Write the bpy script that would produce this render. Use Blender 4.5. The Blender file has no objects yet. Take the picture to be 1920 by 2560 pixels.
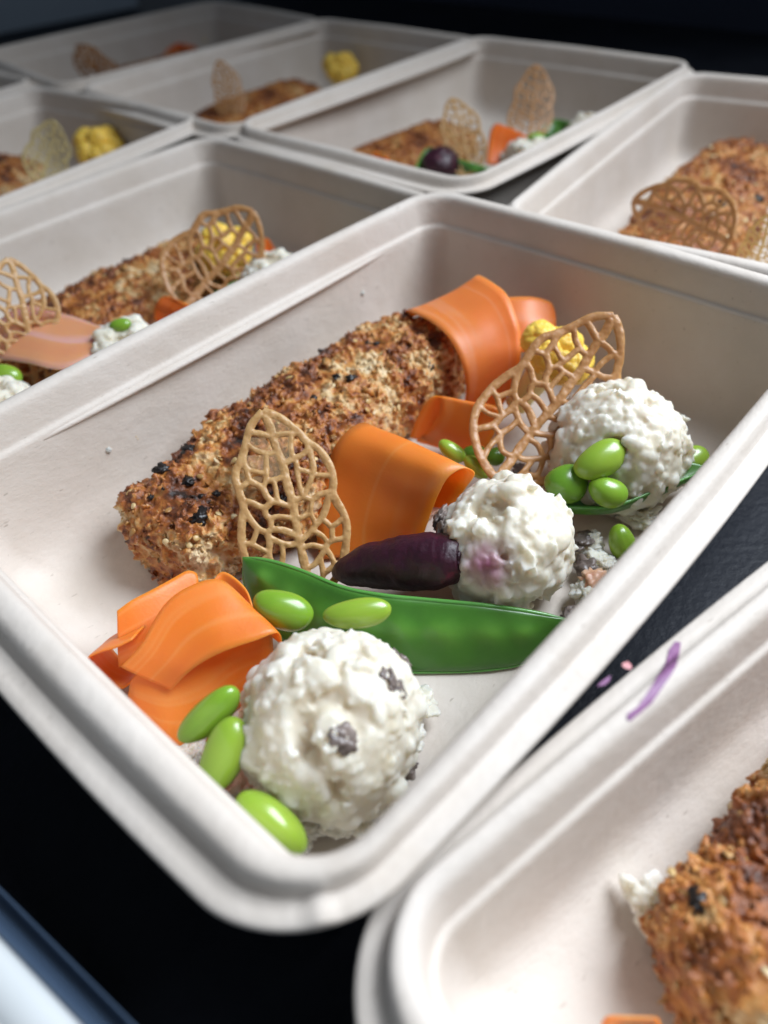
import bpy, math, random
import numpy as np
from mathutils import Vector, Matrix, noise, Euler

random.seed(7)
RNG = np.random.default_rng(11)
S = 0.01                                   # everything below is written in centimetres
scn = bpy.context.scene
COL = scn.collection

# ------------------------------------------------------------------ camera
CAM = np.array([-11.66563, -10.92452, 10.61719])
RIGHT = np.array([0.670658, -0.739169, -0.062021])
DOWN = np.array([-0.544304, -0.433598, -0.718140])
FWD = np.array([0.503935, 0.515385, -0.693129])
FPX = 1839.49
cd = bpy.data.cameras.new('camera'); cam = bpy.data.objects.new('camera', cd); COL.objects.link(cam)
cam.matrix_world = Matrix(((RIGHT[0], -DOWN[0], -FWD[0], CAM[0]*S), (RIGHT[1], -DOWN[1], -FWD[1], CAM[1]*S),
                           (RIGHT[2], -DOWN[2], -FWD[2], CAM[2]*S), (0, 0, 0, 1)))
cd.sensor_fit = 'VERTICAL'; cd.sensor_height = 36.0; cd.sensor_width = 27.0
cd.lens = FPX/2560*36.0
cd.clip_start = 0.005; cd.clip_end = 30.0
cd.dof.use_dof = True; cd.dof.focus_distance = 0.186; cd.dof.aperture_fstop = 8.0
scn.camera = cam

# ------------------------------------------------------------------ light
scn.view_settings.view_transform = 'Standard'; scn.view_settings.look = 'None'
scn.view_settings.exposure = 0.0; scn.view_settings.gamma = 1.0
scn.view_settings.use_curve_mapping = False
w = bpy.data.worlds.new('World'); scn.world = w; w.use_nodes = True
bg = w.node_tree.nodes['Background']; bg.inputs[0].default_value = (0.66, 0.81, 1.0, 1); bg.inputs[1].default_value = 0.12

def area_light(name, loc, target, sx, sy, power, col):
    ld = bpy.data.lights.new(name, 'AREA'); ld.shape = 'RECTANGLE'; ld.size = sx*S; ld.size_y = sy*S
    ld.energy = power; ld.color = col; ld.spread = math.radians(152)
    o = bpy.data.objects.new(name, ld); COL.objects.link(o); o.location = Vector(loc)*S
    d = Vector(target)*S - o.location
    o.rotation_euler = d.to_track_quat('-Z', 'Y').to_euler()
    return o
area_light('window_light', (43, -37, 64), (43-80, -37-26, 64-66), 60, 52, 15.6, (0.875, 0.955, 1.05))

# ------------------------------------------------------------------ helpers
def at(u, v, z):
    """the point at height z (cm) that a photo position falls on"""
    d = RIGHT*((u-960)/FPX) + DOWN*((v-1280)/FPX) + FWD
    return CAM + d*((z-CAM[2])/d[2])
def depth_of(p): return float((np.asarray(p)-CAM) @ FWD)
TOCAM, UPV = -FWD, -DOWN

def tag(o, label=None, cat=None, group=None, kind=None):
    if label: o['label'] = label
    if cat: o['category'] = cat
    if group: o['group'] = group
    if kind: o['kind'] = kind
    return o

def raw_mesh(name, V, F, mat, uv=None, attrs=None, smooth=True):
    me = bpy.data.meshes.new(name)
    V = np.asarray(V, float)*S
    me.from_pydata(V.tolist(), [], [tuple(int(i) for i in f) for f in F])
    if smooth: me.polygons.foreach_set('use_smooth', np.ones(len(me.polygons), bool))
    if attrs:
        for k, a in attrs.items():
            at_ = me.attributes.new(k, 'FLOAT', 'POINT'); at_.data.foreach_set('value', np.asarray(a, np.float32))
    if uv is not None:
        l = me.uv_layers.new(name='UVMap'); li = np.empty(len(me.loops), np.int32); me.loops.foreach_get('vertex_index', li)
        l.data.foreach_set('uv', np.asarray(uv, np.float32)[li].ravel())
    for m in (mat if isinstance(mat, (list, tuple)) else [mat]): me.materials.append(m)
    me.update(); return me

def link(name, me, parent=None, loc=None):
    o = bpy.data.objects.new(name, me); COL.objects.link(o)
    if loc is not None: o.location = Vector([float(c) for c in loc])*S
    if parent: o.parent = parent
    return o
def empty(name, loc, rz=0):
    o = bpy.data.objects.new(name, None); COL.objects.link(o); o.empty_display_size = .005
    o.location = Vector([float(c) for c in loc])*S; o.rotation_euler = (0, 0, rz); return o

def thing_mesh(name, V, F, mat, base=None, **kw):
    """one mesh whose origin sits at the thing's base"""
    V = np.asarray(V, float)
    if base is None: base = np.array([V[:, 0].mean(), V[:, 1].mean(), V[:, 2].min()])
    return link(name, raw_mesh(name, V-base, F, mat, **kw), None, base), np.asarray(base)

def copy_tree(o, parent=None):
    c = o.copy(); COL.objects.link(c)
    if parent: c.parent = parent
    for ch in list(o.children): copy_tree(ch, c)
    return c

def grid_faces(n, m, wrap_m=False, off=0):
    F = []
    mm = m if wrap_m else m-1
    for i in range(n-1):
        for j in range(mm):
            a = i*m+j; b = i*m+(j+1) % m
            F.append((off+a, off+b, off+b+m, off+a+m))
    return F

def catmull(P, per):
    P = np.asarray(P, float); Q = np.vstack([2*P[0]-P[1], P, 2*P[-1]-P[-2]]); out = []
    for i in range(1, len(Q)-2):
        for t in np.linspace(0, 1, per, endpoint=False):
            a, b, c, d = Q[i-1], Q[i], Q[i+1], Q[i+2]
            out.append(.5*(2*b+(c-a)*t+(2*a-5*b+4*c-d)*t*t+(3*b-a-3*c+d)*t**3))
    out.append(P[-1]); return np.array(out)

_ico = {}
def ico(sub):
    if sub in _ico: return _ico[sub]
    t = (1+5**.5)/2
    V = [(-1, t, 0), (1, t, 0), (-1, -t, 0), (1, -t, 0), (0, -1, t), (0, 1, t), (0, -1, -t), (0, 1, -t), (t, 0, -1), (t, 0, 1), (-t, 0, -1), (-t, 0, 1)]
    V = [np.array(v)/np.linalg.norm(v) for v in V]
    F = [(0, 11, 5), (0, 5, 1), (0, 1, 7), (0, 7, 10), (0, 10, 11), (1, 5, 9), (5, 11, 4), (11, 10, 2), (10, 7, 6), (7, 1, 8), (3, 9, 4), (3, 4, 2), (3, 2, 6), (3, 6, 8), (3, 8, 9), (4, 9, 5), (2, 4, 11), (6, 2, 10), (8, 6, 7), (9, 8, 1)]
    for _ in range(sub):
        c = {}; G = []
        def mid(a, b):
            k = (min(a, b), max(a, b))
            if k not in c:
                v = V[a]+V[b]; V.append(v/np.linalg.norm(v)); c[k] = len(V)-1
            return c[k]
        for a, b, d in F:
            x, y, z = mid(a, b), mid(b, d), mid(d, a)
            G += [(a, x, z), (b, y, x), (d, z, y), (x, y, z)]
        F = G
    _ico[sub] = (np.array(V), np.array(F)); return _ico[sub]

def fbm(p, o=4, s=1.0):
    return noise.fractal(Vector((p[0]*s, p[1]*s, p[2]*s)), 1.0, 2.0, o)
def vor(p, s):
    return noise.voronoi(Vector((p[0]*s, p[1]*s, p[2]*s)))[0][0]

def remesh(V, F, voxel, it=2, fac=.5):
    """fuse overlapping lumps into one skin (units: cm)"""
    me = bpy.data.meshes.new('tmp'); me.from_pydata(np.asarray(V).tolist(), [], [tuple(int(i) for i in f) for f in F])
    o = bpy.data.objects.new('tmp', me); COL.objects.link(o)
    r = o.modifiers.new('r', 'REMESH'); r.mode = 'VOXEL'; r.voxel_size = voxel
    if it: sm = o.modifiers.new('s', 'SMOOTH'); sm.iterations = it; sm.factor = fac
    m2 = o.evaluated_get(bpy.context.evaluated_depsgraph_get()).to_mesh()
    W = np.empty(len(m2.vertices)*3); m2.vertices.foreach_get('co', W); W = W.reshape(-1, 3).copy()
    N = np.empty(len(m2.vertices)*3); m2.vertices.foreach_get('normal', N); N = N.reshape(-1, 3).copy()
    G = [tuple(p.vertices) for p in m2.polygons]
    bpy.data.objects.remove(o); bpy.data.meshes.remove(me); return W, G, N

# ------------------------------------------------------------------ materials
def mat(name, base=(.5, .5, .5), rough=.5, spec=.5, sss=0, rad=(1, .3, .1), coat=0, coat_r=.1, metal=0):
    m = bpy.data.materials.new(name); m.use_nodes = True
    b = m.node_tree.nodes['Principled BSDF']
    b.inputs['Base Color'].default_value = (*base, 1); b.inputs['Roughness'].default_value = rough
    b.inputs['Specular IOR Level'].default_value = spec; b.inputs['Metallic'].default_value = metal
    if sss:
        b.inputs['Subsurface Weight'].default_value = sss; b.inputs['Subsurface Radius'].default_value = rad
        b.inputs['Subsurface Scale'].default_value = 0.01
    if coat: b.inputs['Coat Weight'].default_value = coat; b.inputs['Coat Roughness'].default_value = coat_r
    return m, m.node_tree.nodes, m.node_tree.links, b
def coord(N, L, scale=(1, 1, 1), kind='Object'):
    t = N.new('ShaderNodeTexCoord'); mp = N.new('ShaderNodeMapping'); mp.inputs['Scale'].default_value = scale
    L.new(t.outputs[kind], mp.inputs[0]); return mp.outputs[0]
def ntex(N, L, vec, scale, detail=4, rough=.55, dist=0):
    n = N.new('ShaderNodeTexNoise'); n.inputs['Scale'].default_value = scale; n.inputs['Detail'].default_value = detail
    n.inputs['Roughness'].default_value = rough; n.inputs['Distortion'].default_value = dist
    L.new(vec, n.inputs['Vector']); return n.outputs['Fac']
def ramp(N, L, fac, stops):
    r = N.new('ShaderNodeValToRGB'); e = r.color_ramp.elements
    while len(e) > 1: e.remove(e[-1])
    e[0].position = stops[0][0]; e[0].color = (*stops[0][1], 1)
    for p, c in stops[1:]:
        k = e.new(p); k.color = (*c, 1)
    L.new(fac, r.inputs[0]); return r.outputs[0]
def mth(N, L, op, a, b):
    n = N.new('ShaderNodeMath'); n.operation = op
    for i, x in enumerate((a, b)):
        if isinstance(x, (int, float)): n.inputs[i].default_value = x
        else: L.new(x, n.inputs[i])
    return n.outputs[0]
def mixc(N, L, fac, a, b, mode='MIX'):
    n = N.new('ShaderNodeMix'); n.data_type = 'RGBA'; n.blend_type = mode
    for i, x in ((0, fac), (6, a), (7, b)):
        if isinstance(x, (int, float)): n.inputs[i].default_value = x
        elif isinstance(x, tuple): n.inputs[i].default_value = (*x, 1)
        else: L.new(x, n.inputs[i])
    return n.outputs[2]
def bump(N, L, b, hgt, strength, dist):
    n = N.new('ShaderNodeBump'); n.inputs['Strength'].default_value = strength; n.inputs['Distance'].default_value = dist
    L.new(hgt, n.inputs['Height']); L.new(n.outputs[0], b.inputs['Normal'])
def attr(N, name):
    a = N.new('ShaderNodeAttribute'); a.attribute_name = name; return a.outputs['Fac']

def m_tray():
    m, N, L, b = mat('moulded_fibre', (.70, .66, .63), .62, .35)
    v = coord(N, L)
    blot = ntex(N, L, v, 45, 5, .6)
    c = ramp(N, L, blot, [(.3, (.61, .535, .463)), (.7, (.675, .605, .54))])
    stn = ramp(N, L, ntex(N, L, v, 28, 6, .62, .4), [(.60, (0, 0, 0)), (.72, (1, 1, 1))])
    c = mixc(N, L, mth(N, L, 'MULTIPLY', stn, .22), c, (.50, .38, .26))
    v2 = coord(N, L, (260, 900, 900)); fl = ntex(N, L, v2, 1, 2, .5)
    fleck = ramp(N, L, fl, [(.70, (0, 0, 0)), (.76, (1, 1, 1))])
    c = mixc(N, L, mth(N, L, 'MULTIPLY', fleck, .42), c, (.26, .20, .15))
    L.new(c, b.inputs['Base Color'])
    v3 = coord(N, L, (500, 1100, 1100)); fine = ntex(N, L, v3, 1, 4, .65)
    lump = ntex(N, L, v, 160, 3, .5)
    h = mth(N, L, 'ADD', mth(N, L, 'MULTIPLY', fine, .5), lump)
    bump(N, L, b, h, .5, .0006)
    return m
M_TRAY = m_tray()

def m_crumb(shift, name):
    m, N, L, b = mat(name, (.5, .3, .1), .42, .55, .12, (.5, .25, .1))
    v = coord(N, L); t = attr(N, 'toast')
    n = ntex(N, L, v, 420, 4, .7)
    f = mth(N, L, 'ADD', t, mth(N, L, 'MULTIPLY', mth(N, L, 'SUBTRACT', n, .5), .55))
    f = mth(N, L, 'ADD', f, shift)
    c = ramp(N, L, f, [(0, (.72, .55, .33)), (.18, (.61, .38, .16)), (.34, (.52, .215, .046)), (.52, (.33, .098, .019)), (.70, (.15, .04, .011)), (.95, (.025, .012, .008))])
    L.new(c, b.inputs['Base Color'])
    bump(N, L, b, n, .8, .0011)
    return m
M_CRUMB = m_crumb(0, 'toasted_crumb'); M_CRUMB_D = m_crumb(.0, 'dark_toasted_crumb')
def m_char():
    m, N, L, b = mat('charred_crumb', (.012, .008, .007), .4, .5)
    return m
M_CHAR = m_char()
def m_seed():
    m, N, L, b = mat('sesame', (.60, .42, .20), .38, .5, .15, (.5, .3, .1))
    o = N.new('ShaderNodeObjectInfo')
    L.new(ramp(N, L, o.outputs['Random'], [(0, (.70, .54, .30)), (.55, (.58, .38, .15)), (.85, (.34, .17, .05)), (1, (.2, .09, .03))]), b.inputs['Base Color'])
    return m
M_SEED = m_seed()

def m_carrot(name, hue):
    m, N, L, b = mat(name, hue, .44, .45, .5, (1.0, .25, .05))
    uvn = N.new('ShaderNodeUVMap'); mp = N.new('ShaderNodeMapping'); mp.inputs['Scale'].default_value = (2.3, .05, 1)
    L.new(uvn.outputs[0], mp.inputs[0])
    st = ntex(N, L, mp.outputs[0], 1.0, 1.5, .5, .1)
    a = hue
    c = ramp(N, L, st, [(.32, (a[0]*.98, a[1]*.90, a[2]*.9)), (.47, a), (.51, (min(1, a[0]*1.02), a[1]*1.24, a[2]*2.4)), (.56, a), (.8, (a[0]*.98, a[1]*.91, a[2]))])
    v = coord(N, L); n = ntex(N, L, v, 300, 3, .5)
    c = mixc(N, L, mth(N, L, 'MULTIPLY', n, .25), c, (min(1, a[0]*1.1), a[1]*1.25, a[2]*1.6))
    L.new(c, b.inputs['Base Color'])
    n2 = ntex(N, L, coord(N, L, (1, 1, 1)), 1500, 2, .5)
    bump(N, L, b, n2, .22, .0002)
    return m
M_CARROT = m_carrot('carrot_flesh', (1.0, .195, .022)); M_CARROT2 = m_carrot('pale_carrot_flesh', (1.0, .20, .042)); M_CARROT_P = m_carrot('salmon_carrot_flesh', (.93, .30, .14)); M_CARROT_D = m_carrot('deep_carrot_flesh', (.92, .14, .016))

def m_bean(name, c0, c1):
    m, N, L, b = mat(name, c0, .27, .5, .4, (.35, .5, .08), .22, .1)
    v = coord(N, L); o = N.new('ShaderNodeObjectInfo')
    n = ntex(N, L, v, 90, 3, .5)
    f = mth(N, L, 'ADD', mth(N, L, 'MULTIPLY', n, .7), mth(N, L, 'MULTIPLY', o.outputs['Random'], .35))
    L.new(ramp(N, L, f, [(.2, c0), (.8, c1)]), b.inputs['Base Color'])
    bump(N, L, b, ntex(N, L, v, 500, 2, .5), .06, .0002)
    return m
M_BEAN = m_bean('edamame_skin', (.16, .33, .022), (.32, .44, .05))
M_BEAN_D = m_bean('dark_edamame_skin', (.11, .26, .018), (.18, .33, .035))

def m_pod():
    m, N, L, b = mat('pod_skin', (.045, .17, .022), .3, .5, .25, (.2, .4, .06), .15, .15)
    v = coord(N, L); n = ntex(N, L, v, 70, 4, .6); n2 = ntex(N, L, v, 420, 3, .6)
    p = attr(N, 'pea')
    f = mth(N, L, 'ADD', mth(N, L, 'MULTIPLY', n, .6), mth(N, L, 'MULTIPLY', p, .45))
    c = ramp(N, L, f, [(.15, (.038, .125, .014)), (.45, (.065, .20, .020)), (.85, (.13, .31, .04))])
    c = mixc(N, L, mth(N, L, 'MULTIPLY', n2, .2), c, (.1, .28, .06))
    L.new(c, b.inputs['Base Color']); bump(N, L, b, n2, .12, .0003)
    return m
M_POD = m_pod()
M_PODEDGE, _n, _l, _b = mat('pod_edge', (.10, .30, .06), .25, .5, .2, (.2, .4, .06), .3, .1)

def m_beet():
    m, N, L, b = mat('purple_root', (.035, .008, .022), .42, .45, .1, (.4, .05, .1), .08, .2)
    v = coord(N, L); n = ntex(N, L, v, 120, 5, .65)
    L.new(ramp(N, L, n, [(.3, (.018, .004, .010)), (.6, (.045, .006, .018)), (.75, (.20, .010, .04))]), b.inputs['Base Color'])
    bump(N, L, b, ntex(N, L, coord(N, L), 420, 5, .65), .6, .0007)
    return m
M_BEET = m_beet()

def m_salad(stain=None, warm=0):
    m, N, L, b = mat('white_salad', (.8, .76, .69), .46, .4, .6, (.9, .7, .5))
    v = coord(N, L); n = ntex(N, L, v, 110, 5, .6); n2 = ntex(N, L, v, 330, 3, .6)
    c = ramp(N, L, n, [(.25, (.62, .53, .37)), (.42, (.71, .65, .53)), (.65, (.76, .71, .61))])
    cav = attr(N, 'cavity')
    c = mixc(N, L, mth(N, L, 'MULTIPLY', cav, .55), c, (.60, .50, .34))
    if stain:
        vm = N.new('ShaderNodeVectorMath'); vm.operation = 'DISTANCE'; vm.inputs[1].default_value = stain
        t = N.new('ShaderNodeTexCoord'); L.new(t.outputs['Object'], vm.inputs[0])
        d = mth(N, L, 'ADD', vm.outputs['Value'], mth(N, L, 'MULTIPLY', mth(N, L, 'SUBTRACT', ntex(N, L, v, 160, 4, .6), .5), .008))
        k = ramp(N, L, d, [(.0026, (1, 1, 1)), (.0062, (0, 0, 0))])
        c = mixc(N, L, mth(N, L, 'MULTIPLY', k, .92), c, (.30, .06, .15))
    L.new(c, b.inputs['Base Color'])
    bump(N, L, b, n2, .2, .0005)
    return m
M_SALAD = m_salad(); 
def m_simple(name, c0, c1, sc, rough, sss=0, bs=.3, bd=.0005, coat=0):
    m, N, L, b = mat(name, c0, rough, .5, sss, (.5, .35, .15), coat)
    v = coord(N, L); n = ntex(N, L, v, sc, 4, .6)
    L.new(ramp(N, L, n, [(.3, c0), (.7, c1)]), b.inputs['Base Color']); bump(N, L, b, n, bs, bd); return m
M_MUSH = m_simple('mushroom_skin', (.07, .05, .045), (.30, .24, .21), 260, .35)
M_SALMON = m_simple('pink_crumb', (.55, .26, .15), (.7, .45, .32), 260, .4, .2)
M_CAULI = m_simple('yellow_curd', (.88, .53, .05), (.92, .62, .12), 500, .45, .4, .3, .0005)
M_CSTEM = m_simple('yellow_stalk', (.88, .70, .22), (.90, .76, .34), 150, .4, .35, .2)
def m_wafer(name, c0, c1):
    return m_simple(name, c0, c1, 330, .42, .25, .35, .0004)
M_WAF = m_wafer('wafer_biscuit', (.44, .235, .085), (.58, .35, .15)); M_WAF2 = m_wafer('browned_wafer', (.36, .16, .05), (.50, .26, .105))
M_WAF3 = m_wafer('pale_wafer', (.55, .40, .16), (.66, .52, .26))
def m_film():
    m, N, L, b = mat('wafer_film', (.80, .58, .32), .35, .5)
    b.inputs['Alpha'].default_value = .14
    return m
M_FILM = m_film()

def m_table():
    m, N, L, b = mat('black_worktop', (.012, .013, .017), .5, .14)
    v = coord(N, L); n = ntex(N, L, v, 420, 3, .5); n2 = ntex(N, L, v, 30, 4, .5)
    L.new(ramp(N, L, n2, [(.3, (.009, .010, .014)), (.7, (.016, .018, .024))]), b.inputs['Base Color'])
    bump(N, L, b, n, .4, .0008); return m
M_TABLE = m_table()
M_WALL = m_simple('dark_wall', (.030, .036, .060), (.038, .045, .072), 8, .6, 0, .1, .001)
M_GREY = m_simple('grey_blue_wall', (.62, .69, .78), (.72, .78, .84), 4, .55, 0, .1, .001)
M_TUB = m_simple('white_plastic', (.56, .58, .58), (.62, .63, .63), 20, .4, 0, .05, .0003)
M_BLUE = m_simple('blue_plastic', (.04, .062, .10), (.06, .09, .135), 12, .25, 0, .05, .0003, .3)
M_STAIN = m_simple('purple_juice', (.20, .07, .19), (.30, .13, .27), 300, .5, 0)
M_PINK = m_simple('pink_juice', (.62, .20, .22), (.70, .36, .36), 400, .5, 0)

# ------------------------------------------------------------------ the setting
FLOOR = -5.0; TABLE = -5.17
V = [(-120, -120, TABLE), (62, -120, TABLE), (62, 110, TABLE), (-120, 110, TABLE), (-120, -120, TABLE-3), (62, -120, TABLE-3), (62, 110, TABLE-3), (-120, 110, TABLE-3)]
tag(link('worktop', raw_mesh('worktop', V, [(0, 1, 2, 3), (7, 6, 5, 4), (0, 4, 5, 1), (1, 5, 6, 2), (2, 6, 7, 3), (3, 7, 4, 0)], M_TABLE, smooth=False)), 'black satin worktop under all the trays', kind='structure')
def wall(name, a, b, z0, z1, th, m, lab):
    a = np.array(a, float); b = np.array(b, float); d = (b-a)/np.linalg.norm(b-a); n = np.array([-d[1], d[0]])*th
    P = [(*a, z0), (*b, z0), (*(b+n), z0), (*(a+n), z0), (*a, z1), (*b, z1), (*(b+n), z1), (*(a+n), z1)]
    tag(link(name, raw_mesh(name, P, [(0, 1, 5, 4), (1, 2, 6, 5), (2, 3, 7, 6), (3, 0, 4, 7), (4, 5, 6, 7), (3, 2, 1, 0)], m, smooth=False)), lab, kind='structure')
wall('back_wall', (62.4, 84), (62.4, -120), -60, 60, 3, M_WALL, 'dark navy wall behind the worktop')
wall('side_wall', (-120, 112), (46.0, 82.5), -60, 60, 3, M_GREY, 'grey blue wall beyond the far left corner')

# ------------------------------------------------------------------ trays
TW, TL, TR = 15.619, 22.0, 1.868
def tray_loop(inset, bow, r=None, nc=20, ns=20, nw=14):
    k_ = min(1, max(0, inset-.3)/.35); a, b = TL/2-inset-.12*k_, TW/2-inset+.25*k_; bow = bow*(1-.6*k_); rr = max(TR-.9*inset, .80) if r is None else r; P = []
    cs = [(1, 1, 0), (-1, 1, 90), (-1, -1, 180), (1, -1, 270)]
    for k, (sx, sy, t0) in enumerate(cs):
        arc = [(sx*(a-rr)+rr*math.cos(math.radians(t)), sy*(b-rr)+rr*math.sin(math.radians(t))) for t in np.linspace(t0, t0+90, nc)]
        P += arc
        n = cs[(k+1) % 4]; nxt = (n[0]*(a-rr)+rr*math.cos(math.radians(n[2])), n[1]*(b-rr)+rr*math.sin(math.radians(n[2])))
        m = ns if k % 2 == 0 else nw
        for s in np.linspace(0, 1, m+2)[1:-1]: P.append((arc[-1][0]*(1-s)+nxt[0]*s, arc[-1][1]*(1-s)+nxt[1]*s))
    P = np.array(P); x = P[:, 0]/(TL/2); y = P[:, 1]/(TW/2); Q = P.copy()
    Q[:, 1] += bow*np.sign(y)*np.abs(y)**2*(1-x**2); Q[:, 0] += bow*.7*np.sign(x)*np.abs(x)**2*(1-y**2)
    return Q
def tray_profiles(H):
    f = H/5.0
    lip = [(.40, -.56), (.06, -.60), (0, -.54), (.0, -.47), (.04, -.43), (.22, -.42), (.32, -.415), (.385, -.39)]
    body = [(.385, -.39), (.42, -.32), (.455, -.19), (.50, -.07), (.56, -.012), (.64, 0), (.74, -.01), (.83, -.055), (.89, -.14), (.93, -.28), (.99, -.65), (1.03, -.90),
            (1.04, -.965), (1.065, -1.01), (1.11, -1.04), (1.15, -1.075), (1.175, -1.15), (1.19, -1.4)]
    for z, d in ((-2.0, 1.23), (-2.8, 1.30), (-3.5, 1.37), (-4.0, 1.46), (-4.35, 1.58), (-4.62, 1.77), (-4.82, 2.04), (-4.95, 2.4), (-5.0, 2.9), (-5.0, 4.2), (-4.99, 5.6)): body.append((d, z if z > -2 else -1.4+(z+1.4)*(H-1.4)/3.6))
    out = [(.40, -.56), (.80, -.62), (.86, -.9), (1.0, -1.25), (1.28, -H+.8), (1.6, -H+.1), (2.4, -H-.15), (5.6, -H-.15)]
    return lip, body, out
def ring_mesh(rings, cap):
    n = len(rings[0]); V = np.vstack(rings); F = grid_faces(len(rings), n, True)
    if cap: F.append(tuple((len(rings)-1)*n+j for j in range(n)))
    return V, F
def rings_of(prof, bow, H):
    R = []
    for d, z in prof:
        l = tray_loop(d, bow)
        zz = np.full(len(l), z)
        if z > -.7:                                       # fibre rims are never quite level
            zz = zz + .03*np.sin(l[:, 0]*.55+1)*np.cos(l[:, 1]*.6)
        if H > 4.9 and -.5 < z < -.1 and d < .5:
            zz = zz+.13*np.exp(-((l[:, 0]-l[:, 1]*(l[:, 0].min()/l[:, 1].min()))/.22)**2)*((l[:, 0] < 0) & (l[:, 1] < 0))
        R.append(np.column_stack([l, zz]))
    return R
def make_tray_meshes(H, bow):
    lip, body, out = tray_profiles(H)
    a = raw_mesh('tray_flange', *ring_mesh(rings_of(lip, bow, H), False), M_TRAY)
    Rb = rings_of(body, bow, H); Ro = rings_of(out, bow, H)
    V1, F1 = ring_mesh(Rb, True); V2, F2 = ring_mesh(Ro, True)
    V = np.vstack([V1, V2]); F = F1+[tuple(len(V1)+i for i in reversed(f)) for f in F2]
    b = raw_mesh('tray_body', V, F, M_TRAY)
    return b, a
TM0 = make_tray_meshes(5.0, .583); TM1 = make_tray_meshes(4.3, .36)
def tray(pose, tm, label):
    x, y, th, z = pose
    o = empty('takeaway_tray', (x, y, z), th); tag(o, label, 'food tray', 'pulp takeaway trays on the worktop')
    link('tray_body', tm[0], o); link('flange', tm[1], o)
    return o
POSES = {'main': (0, 0, 0, 0), 'left': (.813, 15.02, .004, -.7), 'farleft': (1.873, 31.62, .111, -.7), 'back': (23.351, 15.412, .009, -.7),
         'right': (22.514, -1.033, .131, -.7), 'front': (-1.342, -17.292, -.204, -.7), 'back2': (22.814, 29.788, -.01, -.7), 'back3': (23.397, 45.27, -.10, -.7), 'farleft2': (1.0, 48.0, .12, -.7)}
T = {}
T['main'] = tray(POSES['main'], TM0, 'sharp open pulp tray in the middle with three white scoops and crumbed fish')
T['left'] = tray(POSES['left'], TM1, 'pulp tray just behind the sharp middle tray, pea green bean and two lattice wafers inside')
T['farleft'] = tray(POSES['farleft'], TM1, 'blurred pulp tray at the left edge holding one pale yellow wafer and yellow cauliflower')
T['back'] = tray(POSES['back'], TM1, 'blurred pulp tray at the back with a round dark beet and two standing wafers')
T['right'] = tray(POSES['right'], TM1, 'pulp tray at the right edge with a wafer lying flat on its fish')
T['front'] = tray(POSES['front'], TM1, 'nearest pulp tray at the lower right with purple juice streak on its rim')
T['back2'] = tray(POSES['back2'], TM1, 'blurred pulp tray in the back row with a dark brown wafer standing against fish')
T['back3'] = tray(POSES['back3'], TM1, 'dimmest pulp tray in the far back corner against the grey blue wall')
T['farleft2'] = tray(POSES['farleft2'], TM1, 'sliver of an empty looking pulp tray cut by the left edge of the photo')
def tp(key, lx, ly, z):
    """a point in a tray's own plan, at height z"""
    x, y, th, _ = POSES[key]; c, s = math.cos(th), math.sin(th)
    return np.array([x+c*lx-s*ly, y+s*lx+c*ly, z])

# ------------------------------------------------------------------ crumbed fish
BLOBS = []
for k in range(7):
    Vb, Fb = ico(1); Vb = Vb.copy()
    for i in range(len(Vb)): Vb[i] *= 1+.7*fbm(Vb[i]+k*7.3, 2, 1.6)+RNG.uniform(-.28, .28)
    BLOBS.append((Vb, Fb))
SHARDS = []
for k in range(6):
    n = 7; ang = np.sort(RNG.uniform(0, 2*np.pi, n)); r = RNG.uniform(.5, 1.15, n)
    Vs = [(0, 0, .22)]+[(math.cos(a)*q, math.sin(a)*q, RNG.uniform(-.25, .25)) for a, q in zip(ang, r)]+[(0, 0, -.18)]
    Fs = []
    for i in range(n):
        j = (i+1) % n; Fs += [(0, 1+i, 1+j), (n+1, 1+j, 1+i)]
    SHARDS.append((np.array(Vs), np.array(Fs)))
def rand_rot(n):
    q = RNG.normal(size=(n, 4)); q /= np.linalg.norm(q, axis=1)[:, None]; a, b, c, d = q.T
    return np.stack([1-2*(c*c+d*d), 2*(b*c-a*d), 2*(b*d+a*c), 2*(b*c+a*d), 1-2*(b*b+d*d), 2*(c*d-a*b), 2*(b*d-a*c), 2*(c*d+a*b), 1-2*(b*b+c*c)], 1).reshape(n, 3, 3)
def scatter(pts, shapes, sizes, aniso=(1, 1, 1), toast=None):
    VV, FF, TT = [], [], []; off = 0; R = rand_rot(len(pts))
    for i, p in enumerate(pts):
        Vb, Fb = shapes[RNG.integers(len(shapes))]
        q = (Vb*np.array(aniso)*sizes[i]) @ R[i].T + p
        VV.append(q); FF.append(Fb+off); off += len(q)
        if toast is not None: TT.append(np.clip(toast[i]+.10*(Vb[:, 2]), 0, 1))
    return np.vstack(VV), np.vstack(FF), (np.concatenate(TT) if toast is not None else None)

def fish_section(s):
    """x, centre y, half width, half height, top z of the fish along its length 0..1 (local to the tray)"""
    x = -6.5+s*12.95
    K = [(-6.5, 4.0, 1.6, -3.1), (-6.0, 4.0, 1.8, -2.85), (-5.2, 3.95, 1.95, -2.65), (-4.1, 3.8, 2.1, -2.75), (-3.4, 3.75, 2.3, -2.55), (-2, 3.8, 2.4, -2.35), (0, 4.0, 2.25, -2.3), (2.4, 4.2, 2.0, -2.25), (4.5, 4.1, 1.9, -2.25), (5.6, 4.0, 1.75, -2.4), (6.45, 3.95, 1.5, -2.9)]
    xs = [k[0] for k in K]
    return x, *(float(np.interp(x, xs, [k[i] for k in K])) for i in (1, 2, 3))
def toast_at(p, nrm_z, seed, base, amp=1.0):
    t = base+amp*(.32*max(nrm_z, -.25)+.50*(fbm(p+seed, 4, .70))+.30*fbm(p+seed+9, 3, 2.2))
    return t
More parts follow.
